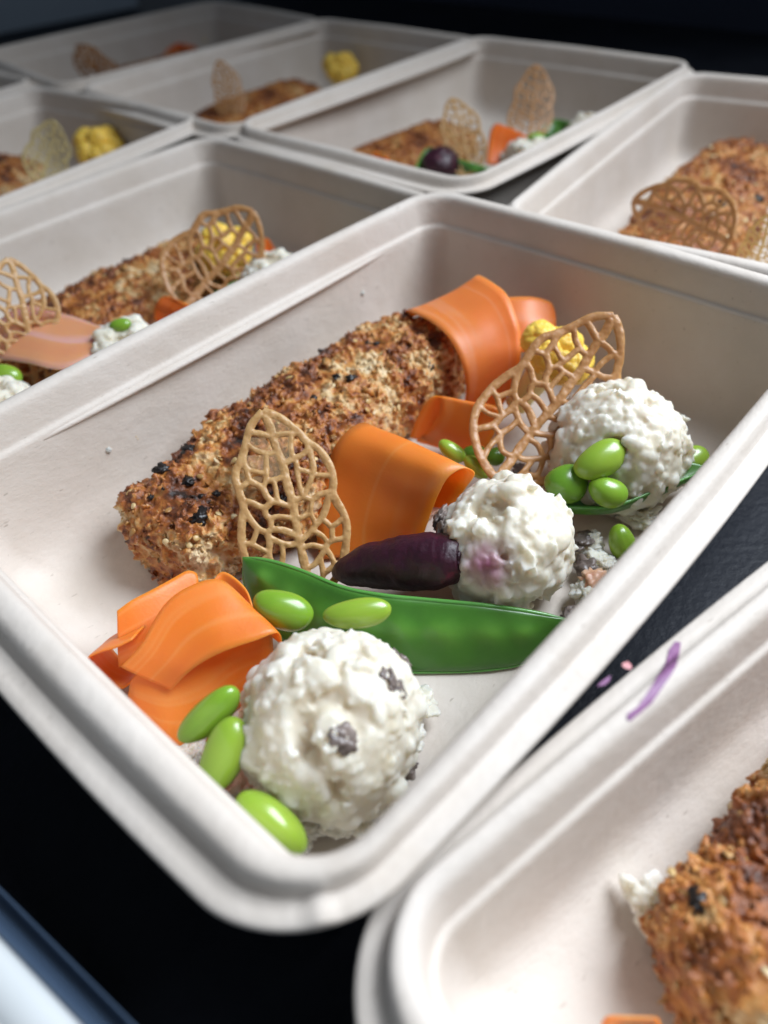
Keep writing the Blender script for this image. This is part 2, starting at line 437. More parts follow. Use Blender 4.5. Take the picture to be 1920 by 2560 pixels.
def make_fish(seed, base, n_crumb, mcr, detail=1.0, amp=1.0):
    NS, NT = int(150*detail), int(90*detail); P = np.zeros((NS, NT, 3)); 
    for i, s in enumerate(np.linspace(0, 1, NS)):
        x, yc, hw, top = fish_section(s)
        e = min(1, max(.02, min(s, 1-s)/.055)); cap = math.sqrt(1-(1-e)**2)
        zb = FLOOR+.03; hh = (top-zb)/2; zc = zb+hh
        for j, t in enumerate(np.linspace(0, 2*np.pi, NT, endpoint=False)):
            c, sn = math.cos(t), math.sin(t); n = .62
            yy = abs(c)**n*np.sign(c)*hw*(.82+.18*cap); zz = abs(sn)**n*np.sign(sn)*hh
            yy *= (1-.10*(zz/hh if hh else 0)) if zz > 0 else 1.0
            P[i, j] = (x, yc+yy*cap if cap < 1 else yc+yy, zc+zz*(.55+.45*cap))
    Pf = P.reshape(-1, 3)
    du = np.gradient(P, axis=0); dv = np.roll(P, -1, 1)-np.roll(P, 1, 1)
    Nn = np.cross(dv, du).reshape(-1, 3); Nn /= np.linalg.norm(Nn, axis=1)[:, None]+1e-9
    c0 = P.mean(1, keepdims=True); out = ((P-c0).reshape(-1, 3)*Nn).sum(1); Nn[out < 0] *= -1
    D = np.zeros(len(Pf)); Tt = np.zeros(len(Pf))
    for i, p in enumerate(Pf):
        q = p+seed*3.1
        D[i] = .16*fbm(q, 3, .8)+.15*fbm(q, 4, 2.0)+.16*(.45-min(vor(q+.3*fbm(q, 2, 2), 2.3), .9))+.05*fbm(q, 3, 7)
        Tt[i] = toast_at(p, Nn[i, 2], seed*5.7, base, amp)
    Q = Pf+Nn*D[:, None]; Q[:, 2] = np.maximum(Q[:, 2], FLOOR+.015)
    F = grid_faces(NS, NT, True)+[tuple(range(NT)), tuple((NS-1)*NT+j for j in reversed(range(NT)))]
    base_pt = np.array([0, 4.1, FLOOR])
    vis0 = np.where(Pf[:, 2] > FLOOR+.15)[0]; nb = n_crumb
    ib = RNG.choice(vis0, nb); sb = RNG.gamma(2.2, .021, nb)+.022
    Vb_, Fb_, _ = scatter(Q[ib]+RNG.normal(size=(nb, 3))*.05-Nn[ib]*(sb*.25)[:, None], BLOBS, sb, (1.3, 1, .6))
    V2, F2, N2 = remesh(np.vstack([Q, Vb_]), F+(Fb_+len(Q)).tolist(), .036, 1, .3)
    T2 = np.array([toast_at(p, n[2], seed*5.7, base, amp)+.10*noise.noise(Vector((p*6).tolist())) for p, n in zip(V2, N2)])
    body = raw_mesh('fish_body', V2-base_pt, F2, mcr, attrs={'toast': np.clip(T2, 0, 1)})
    vis = np.where(Pf[:, 2] > FLOOR+.2)[0]
    n_crumb = int(n_crumb*.40); idx = RNG.choice(vis, n_crumb); jit = RNG.normal(size=(n_crumb, 3))*.05
    siz = RNG.gamma(2.4, .014, n_crumb)+.016; pts = Q[idx]+jit+Nn[idx]*(RNG.uniform(-.35, .35, n_crumb)*siz-.01)[:, None]
    toa = Tt[idx]+RNG.normal(size=n_crumb)*.055
    k = int(n_crumb*.22)
    V1, F1, T1 = scatter(pts[:k], BLOBS, siz[:k], (1.25, .9, .55), toa[:k])
    V2, F2, T2 = scatter(pts[k:], SHARDS, siz[k:]*1.75, (1.2, 1, .9), toa[k:]-.05)
    crumbs = raw_mesh('panko_crumbs', np.vstack([V1, V2])-base_pt, np.vstack([F1, F2+len(V1)]).tolist(), mcr, attrs={'toast': np.clip(np.concatenate([T1, T2]), 0, 1)})
    return body, crumbs, Q, Nn, Pf, base_pt
FB = make_fish(1, .22, 9000, M_CRUMB); FB2 = make_fish(2, .35, 7000, M_CRUMB_D, .8, .62)

Vs, Fs = ico(2); sv = Vs.copy()*np.array([.135, .082, .045]); sv[:, 1] *= 1-.38*(sv[:, 0]/.135)
SEED_ME = raw_mesh('sesame_seed', sv, Fs, M_SEED)
CHARS = []
for k in range(4):
    Vc, Fc = ico(2); Vc = Vc.copy()
    for i in range(len(Vc)): Vc[i] *= 1+.9*fbm(Vc[i]+k*3.7, 3, 2.2)
    CHARS.append(raw_mesh('charred_crumb', Vc*.17*np.array([1.1, .9, .55]), Fc, M_CHAR))
def fish(key, dx, dy, rz, fb, label, seeds, chars=(), sc=(1, 1, 1)):
    body, cr, Q, Nn, Pf, bp = fb
    base = tp(key, bp[0]+dx, bp[1]+dy, FLOOR)
    o = link('crumbed_fish', body, None, base); o.rotation_euler = (0, 0, POSES[key][2]+rz)
    o.scale = sc; tag(o, label, 'fish fillet', 'crumbed fish fillets in the trays')
    tag(link('panko_crumbs', cr, o), kind='stuff')
    cand = np.where((Nn[:, 2] > -.1) & (Q[:, 2] > FLOOR+.6))[0]
    for i in RNG.choice(cand, seeds):
        sd = link('sesame_seed', SEED_ME, o, Q[i]-bp+Nn[i]*.05)
        sd.rotation_mode = 'QUATERNION'
        sd.rotation_quaternion = Vector(Nn[i].tolist()).to_track_quat('Z', 'Y') @ Euler((RNG.uniform(-.5, .5), RNG.uniform(-.5, .5), RNG.uniform(0, 6.3))).to_quaternion()
    for u, v, sz in chars:                      # dark spots: nearest point of the crust on that line of sight
        d = RIGHT*((u-960)/FPX)+DOWN*((v-1280)/FPX)+FWD; d /= np.linalg.norm(d)
        W = (Q-bp)*np.array(sc)+base; tdist = (W-CAM) @ d; perp = np.linalg.norm((W-CAM)-tdist[:, None]*d, axis=1)
        ok = np.where(perp < .16)[0]
        if not len(ok): continue
        i = ok[np.argmin(tdist[ok])]
        c = link('charred_crumb', CHARS[RNG.integers(4)], o, Q[i]-bp+Nn[i]*.03); s_ = sz/.17
        c.scale = (s_, s_, s_); c.rotation_mode = 'QUATERNION'; c.rotation_quaternion = Vector(Nn[i].tolist()).to_track_quat('Z', 'Y') @ Euler((0, 0, RNG.uniform(0, 6))).to_quaternion()
    return o
fish('main', 0, 0, 0, FB, 'long crumbed fish fillet with charred spots lying along the wall of the middle tray', 90,
     [(468, 1118, .20), (395, 1165, .20), (484, 1200, .17), (497, 1283, .21), (513, 1232, .08), (540, 1228, .10), (378, 1243, .08), (412, 1225, .06), (720, 1250, .12), (660, 1262, .10), (915, 850, .10), (950, 860, .09), (785, 985, .11), (1085, 915, .12), (880, 935, .15), (830, 945, .12)])

def loose_crumbs():
    rs = np.random.default_rng(5); P = []
    while len(P) < 60:
        x, y = rs.uniform(-8.0, 6.5), rs.uniform(1.0, 6.0)
        if rs.random() < math.exp(-max(0, abs(y-3.9)-2.2)/.35-max(0, -6.3-x)/.5): P.append((x, y, FLOOR+.035))
    V, F, Tt = scatter(np.array(P), SHARDS+BLOBS, rs.gamma(2.5, .017, 60)+.015, (1.2, 1, .7), rs.uniform(0, .5, 60))
    o = link('loose_crumbs', raw_mesh('loose_crumbs', V-[0, 4, FLOOR], F.tolist(), M_CRUMB, attrs={'toast': Tt}), None, (0, 4, FLOOR))
    tag(o, 'loose breadcrumbs fallen on the tray floor round the sharp crumbed fish', 'breadcrumbs', None, 'stuff')
loose_crumbs()

# ------------------------------------------------------------------ lattice wafers
GW = [  # outline, midrib and webs of the leaf, traced in its own plane (units of .0217 mm)
 ([(575, 80), (680, 130), (790, 200), (900, 300), (1000, 420), (1075, 530), (1190, 620), (1270, 750), (1330, 920), (1335, 1080), (1312, 1200), (1345, 1330), (1410, 1480), (1430, 1640), (1410, 1790), (1370, 1960), (1310, 2120), (1200, 2300), (1040, 2430), (880, 2490), (700, 2470), (500, 2390), (320, 2260), (200, 2110), (140, 1950), (115, 1720), (125, 1560), (155, 1400), (190, 1280), (180, 1160), (160, 1040), (140, 920), (155, 790), (225, 680), (280, 560), (320, 450), (375, 310), (445, 200), (575, 80)], 31),
 ([(590, 130), (640, 290), (655, 410), (690, 600), (735, 770), (750, 920), (770, 1080), (797, 1250), (802, 1380), (806, 1500), (812, 1650), (822, 1790), (832, 1920), (850, 2100), (868, 2300), (875, 2490)], 33),
 ([(385, 335), (490, 355), (590, 398), (655, 410)], 24), ([(335, 480), (440, 570), (560, 620), (690, 630)], 22), ([(545, 625), (535, 750), (518, 870), (505, 960)], 22),
 ([(280, 590), (265, 700), (285, 800), (300, 940)], 22), ([(270, 720), (310, 790), (400, 830), (512, 872)], 21), ([(300, 940), (175, 1010)], 22), ([(300, 940), (370, 980), (455, 1050), (490, 1150), (545, 1220)], 26),
 ([(505, 960), (455, 1045)], 19), ([(505, 960), (600, 958), (745, 930)], 22), ([(600, 960), (612, 1080), (615, 1225)], 20), ([(545, 1220), (625, 1242), (720, 1295), (800, 1330)], 25),
 ([(190, 1165), (300, 1210), (400, 1272), (455, 1290), (545, 1220)], 25), ([(445, 1290), (452, 1380), (495, 1440), (495, 1570)], 24), ([(495, 1430), (600, 1420), (700, 1440), (805, 1470)], 21),
 ([(195, 1280), (250, 1400), (330, 1530), (430, 1592), (500, 1570), (620, 1590), (720, 1640), (812, 1690)], 26), ([(330, 1530), (280, 1630), (235, 1720)], 21), ([(120, 1690), (230, 1720), (320, 1780), (425, 1850)], 21),
 ([(430, 1592), (452, 1700), (428, 1860), (420, 2020), (320, 2180)], 25), ([(455, 1670), (560, 1732), (660, 1780), (820, 1790)], 25), ([(600, 1760), (595, 1900), (570, 2050), (700, 2180), (850, 2150)], 22),
 ([(570, 2050), (420, 2020)], 20), ([(570, 2050), (560, 2250), (600, 2440)], 21), ([(425, 1880), (280, 1950), (140, 1950)], 20),
 ([(655, 410), (780, 398), (900, 410), (985, 405)], 22), ([(890, 415), (865, 560), (870, 720)], 21), ([(740, 775), (870, 722), (980, 690), (1090, 620)], 24), ([(1070, 540), (1100, 700), (1110, 850), (1090, 955)], 26),
 ([(905, 730), (920, 850), (1000, 890), (1090, 935)], 20), ([(905, 790), (905, 950), (910, 1080), (930, 1210)], 21), ([(1090, 955), (1180, 968), (1310, 990)], 21), ([(1090, 955), (1030, 1060), (972, 1170), (935, 1225)], 22),
 ([(797, 1255), (930, 1222), (1050, 1252), (1150, 1208), (1290, 1190)], 24), ([(1050, 1250), (1015, 1370), (1005, 1450)], 20), ([(806, 1500), (930, 1450), (1005, 1445)], 20), ([(1005, 1445), (1040, 1560), (1000, 1665)], 21),
 ([(1300, 1230), (1250, 1270), (1200, 1390), (1130, 1510), (1045, 1580)], 27), ([(1140, 1520), (1190, 1570), (1250, 1625), (1400, 1545)], 22), ([(1250, 1625), (1235, 1760), (1250, 1800), (1410, 1790)], 22), ([(822, 1770), (960, 1670), (1050, 1585)], 23),
 ([(1020, 1655), (1120, 1740), (1172, 1820), (1250, 1800)], 21), ([(835, 1850), (960, 1828), (1060, 1860), (1130, 1890)], 22), ([(1172, 1820), (1130, 1890), (1050, 1990), (960, 2080), (850, 2110)], 22),
 ([(1130, 1890), (1190, 2000), (1230, 2110), (1320, 2080)], 22), ([(1050, 2000), (1060, 2200), (1010, 2430)], 21), ([(1230, 2110), (1060, 2220)], 21)]
UNIT = 1/462.0; GC = np.array([770, 1300])
def build_flat_wafer():
    VV, FF = [], []; off = 0; nd = 8
    for pts, wd in GW:
        P = np.array(pts, float)
        P = catmull(P, 5 if len(pts) > 2 else 4)
        P2 = (P-GC)*UNIT*np.array([1, -1]); P3 = np.column_stack([P2, np.zeros(len(P2))])
        w0 = wd*UNIT*1.78
        Tn = np.gradient(P3, axis=0); Tn /= np.linalg.norm(Tn, axis=1)[:, None]+1e-9
        for i in range(len(P3)):
            sd = np.array([-Tn[i, 1], Tn[i, 0], 0])
            ww = w0*(1+.18*noise.noise(Vector((P3[i]*3).tolist())))
            for k in range(nd):
                a = 2*np.pi*k/nd; VV.append(P3[i]+sd*math.cos(a)*ww+np.array([0, 0, 1])*math.sin(a)*.056)
        FF += grid_faces(len(P3), nd, True, off)
        FF += [tuple(off+k for k in reversed(range(nd))), tuple(off+(len(P3)-1)*nd+k for k in range(nd))]
        off += len(P3)*nd
    me = raw_mesh('wafer_flat', np.array(VV)/S, FF, M_WAF)      # in plain units for the remesh
    o = link('wafer_flat', me)
    r = o.modifiers.new('r', 'REMESH'); r.mode = 'VOXEL'; r.voxel_size = .023
    sm = o.modifiers.new('s', 'SMOOTH'); sm.iterations = 2; sm.factor = .4
    ev = o.evaluated_get(bpy.context.evaluated_depsgraph_get()); m2 = ev.to_mesh()
    V = np.empty(len(m2.vertices)*3); m2.vertices.foreach_get('co', V); V = V.reshape(-1, 3).copy()
    F = [tuple(p.vertices) for p in m2.polygons]; ev.to_mesh_clear()
    bpy.data.objects.remove(o); bpy.data.meshes.remove(me)
    for i in range(len(V)): V[i, 2] += .018*fbm(V[i], 3, 5)
    return V, F
WV, WF = build_flat_wafer()
print('wafer verts', len(WV))
def bent_wafer(bend_x, bend_y, wob, seed, m):
    V = WV.copy(); x, y = V[:, 0]/1.45, V[:, 1]/2.6
    V[:, 2] += bend_x*x*x+bend_y*y*y+wob*np.array([noise.noise(Vector((a*.55+seed, b*.55, seed))) for a, b in V[:, :2]])
    V[:, 1] -= WV[:, 1].min()                     # base at the origin
    return raw_mesh('leaf_wafer', V, WF, m)
def wafer(base, tip, label, me, roll=0.0, mirror=False, film=None, wid=1.0):
    base, tip = np.array(base, float), np.array(tip, float); L = np.linalg.norm(tip-base); e2 = (tip-base)/L
    mid = (base+tip)/2; vd = CAM-mid; vd /= np.linalg.norm(vd)
    e1 = np.cross(e2, vd); e1 /= np.linalg.norm(e1); e3 = np.cross(e1, e2)
    if roll: e1, e3 = e1*math.cos(roll)+e3*math.sin(roll), e3*math.cos(roll)-e1*math.sin(roll)
    o = link('leaf_wafer', me, None, base); s = L/5.2
    sx = (-s if mirror else s)*wid
    o.matrix_world = Matrix(((e1[0]*sx, e2[0]*s, e3[0]*s, base[0]*S), (e1[1]*sx, e2[1]*s, e3[1]*s, base[1]*S), (e1[2]*sx, e2[2]*s, e3[2]*s, base[2]*S), (0, 0, 0, 1)))
    tag(o, label, 'wafer', 'lattice leaf wafers')
    if film:
        for poly in film:
            P = (np.array(poly, float)-GC)*UNIT*np.array([1, -1]); P[:, 1] -= WV[:, 1].min()
            c = P.mean(0); VV = [(*c, .0)]+[(*p, .0) for p in P]; n = len(P)
            VV = np.array(VV); VV = np.vstack([VV+[0, 0, .006], VV-[0, 0, .006]])
            FF = [(0, 1+i, 1+(i+1) % n) for i in range(n)]+[(n+1, n+2+(i+1) % n, n+2+i) for i in range(n)]
            link('film', raw_mesh('film', VV, FF, M_FILM), o)
    return o
FILM = [[(390, 400), (560, 420), (650, 600), (560, 600), (440, 550), (350, 470)], [(300, 610), (520, 640), (510, 850), (400, 810), (300, 760)], [(560, 650), (680, 650), (720, 780), (730, 910), (560, 940), (540, 760)],
        [(640, 190), (720, 200), (880, 330), (900, 390), (700, 390)], [(340, 890), (480, 880), (450, 1000), (360, 960)], [(700, 440), (860, 440), (850, 600), (850, 700), (770, 740), (720, 600)]]
W1 = bent_wafer(.05, -.18, .10, 1.3, M_WAF); W2 = bent_wafer(-.22, .22, .16, 4.1, M_WAF2); W3 = bent_wafer(.2, -.1, .1, 7.7, M_WAF); W4 = bent_wafer(.1, .25, .12, 2.9, M_WAF3)
wafer(at(759, 1510, -4.65), at(697, 1034, -.95), 'golden lattice leaf wafer standing upright behind the green pod in the middle tray', W1, film=FILM)
wafer(at(1212, 1192, -3.55), at(1546, 832, -1.0), 'brown lattice leaf wafer leaning over yellow cauliflower in the middle tray', W2, roll=-.12)

# ------------------------------------------------------------------ carrot ribbons
def ribbon_strip(st, per=9, m=12, th=.06, curl=0.0):
    """st: stations ((u,v,z),(u,v,z)) or 3D pairs, near edge then far edge -> closed slab"""
    A = np.array([at(*a) for a, b in st]); B = np.array([at(*b) for a, b in st])
    A, B = catmull(A, per), catmull(B, per); n = len(A)
    w = np.linspace(0, 1, m); P = A[:, None]*(1-w)[None, :, None]+B[:, None]*w[None, :, None]
    du = np.gradient(P, axis=0); dv = np.gradient(P, axis=1); N = np.cross(du, dv); N /= np.linalg.norm(N, axis=2)[..., None]+1e-9
    flat = P.reshape(-1, 3)
    wob = np.array([.05*noise.noise(Vector((p*1.1).tolist())) for p in flat]).reshape(n, m)
    P = P+N*(wob+curl*(2*w-1)[None, :]**2)[..., None]
    edge = 1-.45*np.abs(2*w-1)**6
    T, Bt = P+N*(th/2*edge)[None, :, None], P-N*(th/2*edge)[None, :, None]
    V = np.vstack([T.reshape(-1, 3), Bt.reshape(-1, 3)]); k = n*m
    F = grid_faces(n, m)+[tuple(reversed(f)) for f in grid_faces(n, m, False, k)]
    for i in range(n-1):
        F += [(i*m, (i+1)*m, k+(i+1)*m, k+i*m), ((i+1)*m+m-1, i*m+m-1, k+i*m+m-1, k+(i+1)*m+m-1)]
    for j in range(m-1):
        F += [(j+1, j, k+j, k+j+1), ((n-1)*m+j, (n-1)*m+j+1, k+(n-1)*m+j+1, k+(n-1)*m+j)]
    ln = np.concatenate([[0], np.cumsum(np.linalg.norm(np.diff(P[:, m//2], axis=0), axis=1))])
    uv = np.stack([np.tile(w, n), np.repeat(ln, m)], 1); uv = np.vstack([uv, uv+[.13, .4]])
    return V, F, uv
def ribbon(parts, label, m=None, uvoff=0.0, **kw):
    VV, FF, UV = [], [], []; off = 0
    for k, st in enumerate(parts):
        V, F, uv = ribbon_strip(st, **kw)
        VV.append(V); FF += [tuple(i+off for i in f) for f in F]; UV.append(uv+[uvoff+k*.7, k*2.3]); off += len(V)
    o, b = thing_mesh('carrot_ribbon', np.vstack(VV), FF, m or M_CARROT, uv=np.vstack(UV))
    tag(o, label, 'carrot ribbon', 'folded carrot ribbons'); return o
RA = [((292, 1527, -2.6), (298, 1668, -3.6)), ((330, 1500, -2.55), (348, 1650, -3.5)), ((380, 1474, -2.6), (405, 1620, -3.45)), ((432, 1446, -2.7), (450, 1590, -3.45)), ((468, 1427, -2.75), (480, 1565, -3.5)), ((491, 1435, -2.9), (497, 1560, -3.6)), ((484, 1458, -3.15), (490, 1570, -3.8))]
RA2 = [((292, 1527, -2.6), (298, 1668, -3.6)), ((286, 1535, -2.75), (296, 1672, -3.7)), ((296, 1560, -3.0), (306, 1685, -3.9))]
RD = [((330, 1600, -2.7), (385, 1545, -3.25)), ((294, 1618, -2.8), (349, 1563, -3.35)), ((250, 1634, -3.0), (305, 1579, -3.55)), ((216, 1656, -3.3), (271, 1601, -3.85)), ((236, 1692, -3.7), (291, 1637, -4.25)), ((272, 1717, -3.95), (327, 1662, -4.5)), ((310, 1720, -4.0), (365, 1665, -4.55)), ((340, 1690, -3.8), (395, 1635, -4.35))]
ribbon([RA, RD], 'wide carrot ribbon curled into a loop at the near end of the middle tray', uvoff=.3)
RB = [((303, 1666, -3.05), (428, 1726, -3.45)), ((352, 1612, -2.7), (470, 1682, -3.1)), ((407, 1518, -2.35), (520, 1648, -2.85)), ((470, 1469, -2.2), (576, 1622, -2.7)), ((545, 1448, -2.25), (640, 1601, -2.7)), ((600, 1488, -2.65), (692, 1583, -2.8)), ((640, 1550, -3.2), (705, 1610, -3.3))]
RC = [((330, 1700, -3.5), (322, 1742, -3.8)), ((346, 1685, -3.3), (350, 1806, -4.1)), ((410, 1670, -3.2), (425, 1866, -4.4)), ((500, 1620, -3.1), (500, 1868, -4.75)), ((580, 1575, -3.0), (590, 1775, -4.9)), ((680, 1540, -3.0), (685, 1720, -4.9))]
RE = [((533, 1450, -3.0), (540, 1540, -3.8)), ((560, 1430, -2.95), (575, 1530, -3.7)), ((612, 1470, -3.1), (610, 1550, -3.8)), ((636, 1535, -3.3), (630, 1600, -3.9)), ((660, 1590, -3.6), (650, 1640, -4.1))]
ribbon([RB, RC, RE], 'bright carrot ribbon folded over in front beside the nearest white scoop', uvoff=1.9)
RM = [((800, 1400, -4.9), (1050, 1360, -4.7)), ((790, 1310, -4.15), (1060, 1334, -4.2)), ((805, 1205, -3.3), (1080, 1276, -3.4)), ((832, 1125, -2.6), (1098, 1232, -2.8)), ((868, 1078, -2.25), (1122, 1190, -2.35)), ((905, 1057, -2.3), (1160, 1168, -2.3)), ((932, 1066, -2.7), (1186, 1186, -2.65)), ((925, 1100, -3.3), (1160, 1225, -3.4)), ((905, 1160, -4.0), (1120, 1290, -4.1))]
ribbon([RM], 'large arched carrot ribbon between the upright wafer and the middle white scoop', uvoff=4.2)
RS = [((1023, 1094, -4.5), (1160, 1120, -4.8)), ((1044, 1042, -3.8), (1180, 1070, -4.1)), ((1066, 1005, -3.3), (1205, 1030, -3.5)), ((1083, 991, -3.1), (1228, 1014, -3.2)), ((1098, 996, -3.1), (1247, 1026, -3.2)), ((1097, 1034, -3.5), (1247, 1055, -3.6)), ((1070, 1075, -4.1), (1225, 1105, -4.2)), ((1040, 1102, -4.7), (1195, 1150, -4.8))]
ribbon([RS], 'small rolled carrot ribbon against the right part of the crumbed fish', uvoff=6.1)
RBK = [((1035, 800, -2.7), (1190, 725, -2.2)), ((1020, 786, -2.2), (1200, 700, -1.5)), ((1075, 812, -2.05), (1262, 740, -1.5)), ((1120, 850, -2.15), (1287, 795, -1.85)), ((1150, 905, -2.65), (1299, 855, -2.4)), ((1163, 960, -3.4), (1292, 935, -3.2)), ((1163, 1005, -4.1), (1255, 1020, -4.1)), ((1160, 1040, -4.85), (1235, 1060, -4.85))]
ribbon([RBK], 'broad carrot ribbon draped over the far end of the crumbed fish', uvoff=7.5, m=M_CARROT2, curl=.16)
REN = [((1232, 742, -1.9), (1285, 880, -3.0)), ((1300, 739, -1.85), (1330, 875, -3.0)), ((1352, 743, -2.0), (1362, 868, -3.05)), ((1386, 756, -2.25), (1389, 846, -3.1)), ((1380, 770, -2.6), (1384, 838, -3.25)), ((1340, 770, -2.8), (1350, 850, -3.5))]
ribbon([REN], 'rolled carrot ribbon end touching the brown far wall of the middle tray', uvoff=9.0, m=M_CARROT2, curl=.10)

# ------------------------------------------------------------------ scoops of white salad
def scoop(c, R, seed, label, sub=5, mm=None, flat=.75, n=2000, voxel=.040):
    """packed curds: a dented ball with hundreds of soft lumps fused into one skin"""
    rs = np.random.default_rng(seed*13+2); Vb, Fb = ico(5); D = np.zeros(len(Vb))
    for i, v in enumerate(Vb):
        q = Vector((v*R+seed*4.7).tolist()); hole = max(0, noise.noise(q*1.3+Vector((3, 8, 1)))-.22)
        D[i] = .16*noise.fractal(q*.6, 1, 2, 2)+.07*noise.fractal(q*1.9, 1, 2, 3)-.75*hole
    V = Vb*(R-.10+D)[:, None]; VV, FF = [V], [Fb]; off = len(V); Vl, Fl = ico(1)
    d = rs.normal(size=(n, 3)); d /= np.linalg.norm(d, axis=1)[:, None]
    for k in range(n):
        q = Vector((d[k]*R+seed*4.7).tolist()); hole = max(0, noise.noise(q*1.3+Vector((3, 8, 1)))-.22)
        if hole > .10 and rs.random() < .8: continue
        m = noise.noise(q*.8+Vector((9, 2, 4))); r = (rs.gamma(2.6, .033)+.035)*(1.0+.45*m)
        if m < -.2 and rs.random() < .6: continue
        rad = R-.10+.16*noise.fractal(q*.6, 1, 2, 2)-.6*hole+rs.uniform(-.75, .05)*r
        Vl, Fl = BLOBS[rs.integers(len(BLOBS))] if rs.random() < .35 else ico(1); a = Vl*np.array([1.3, 1, .8])*r; a = a @ rand_rot1(rs).T; a -= np.outer(a @ d[k], d[k])*.25
        VV.append(a+d[k]*rad); FF.append(Fl+off); off += len(a)
    V, F, N = remesh(np.vstack(VV), np.vstack(FF).tolist(), voxel, 2, .5)
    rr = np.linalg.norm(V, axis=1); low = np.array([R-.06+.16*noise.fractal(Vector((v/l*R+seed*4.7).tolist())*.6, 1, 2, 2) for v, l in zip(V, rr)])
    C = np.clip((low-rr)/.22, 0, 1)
    V[:, 2] = np.maximum(V[:, 2], -R*flat); base = np.array([c[0], c[1], c[2]-R*flat])
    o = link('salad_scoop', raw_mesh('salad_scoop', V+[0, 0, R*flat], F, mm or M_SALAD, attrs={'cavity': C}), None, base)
    tag(o, label, 'salad scoop', 'scoops of white salad'); return o
def rand_rot1(rs):
    q = rs.normal(size=4); q /= np.linalg.norm(q); a, b, c, d = q
    return np.array([[1-2*(c*c+d*d), 2*(b*c-a*d), 2*(b*d+a*c)], [2*(b*c+a*d), 1-2*(b*b+d*d), 2*(c*d-a*b)], [2*(b*d-a*c), 2*(c*d+a*b), 1-2*(b*b+c*c)]])
def lump_mesh(name, r, seed, m, amp=.5, sub=3, sq=(1, 1, .7)):
    Vb, Fb = ico(sub); V = Vb.copy()
    for i in range(len(V)): V[i] *= r*(1+amp*fbm(Vb[i]+seed*2.3, 4, 1.5)+.25*(.4-min(.8, vor(Vb[i]+seed, 2.6))))
    return raw_mesh(name, V*np.array(sq), Fb.tolist(), m, attrs={'cavity': np.zeros(len(V))})
SC1 = np.array([-6.95, -3.91, -3.42]); SC2 = np.array([-.40, -3.72, -3.55]); SC3 = np.array([4.73, -4.04, -3.40])
# purple smear: where the root touches the middle scoop
def on_sphere(c, R, u, v):
    d = RIGHT*((u-960)/FPX)+DOWN*((v-1280)/FPX)+FWD; d /= np.linalg.norm(d); oc = CAM-c; b = oc @ d; q = b*b-(oc @ oc-R*R)
    return CAM+d*(-b-math.sqrt(max(q, 0)))
sp = on_sphere(SC2, 1.80, 1215, 1412); M_SALAD2 = m_salad(tuple(((sp-np.array([SC2[0], SC2[1], SC2[2]-1.80*.75]))*S).tolist()))
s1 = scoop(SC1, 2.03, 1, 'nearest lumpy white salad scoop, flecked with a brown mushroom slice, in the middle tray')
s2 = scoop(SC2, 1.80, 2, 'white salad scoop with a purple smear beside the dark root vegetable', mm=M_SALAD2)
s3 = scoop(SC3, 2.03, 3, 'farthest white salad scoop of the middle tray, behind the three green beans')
MUSH = [lump_mesh('mushroom_piece', .2, k+1, M_MUSH, .6, 3, (1.3, 1, .5)) for k in range(3)]
WHITE = [lump_mesh('salad_lump', .34, k+5, M_SALAD, .6, 4, (1.2, 1, .7)) for k in range(4)]
PINKL = [lump_mesh('pink_salad_lump', .3, k+15, M_SALMON, .6, 3, (1.2, 1, .7)) for k in range(2)]
def embed(o, c, R, u, v, me, sc, name='mushroom_piece', push=-.02):
    p = on_sphere(c, R, u, v); n = (p-c)/np.linalg.norm(p-c)
    e = link(name, me, o, p+n*push-np.array([c[0], c[1], c[2]-R*.75])); e.scale = (sc, sc, sc)
    e.rotation_mode = 'QUATERNION'; e.rotation_quaternion = Vector(n.tolist()).to_track_quat('Z', 'Y') @ Euler((0, 0, random.uniform(0, 6))).to_quaternion(); return e
embed(s1, SC1, 2.0, 855, 1850, MUSH[0], 1.35, push=-.06); embed(s1, SC1, 2.0, 985, 1710, MUSH[1], 1.2, push=.0); embed(s1, SC1, 2.0, 1008, 1650, MUSH[2], 1.0, push=-.02)
embed(s3, SC3, 2.0, 1510, 1045, MUSH[1], .3)
embed(s2, SC2, 1.80, 1096, 1290, MUSH[0], 1.5, push=-.05); embed(s2, SC2, 1.80, 1092, 1330, MUSH[1], 1.3, push=-.1)
def bit(u, v, z, me, sc, name, label, cat, group):
    o = link(name, me, None, at(u, v, z)); o.scale = (sc, sc, sc*random.uniform(.8, 1.1)); o.rotation_euler = (random.uniform(-.4, .4), random.uniform(-.4, .4), random.uniform(0, 6.3))
    tag(o, label, cat, group); return o
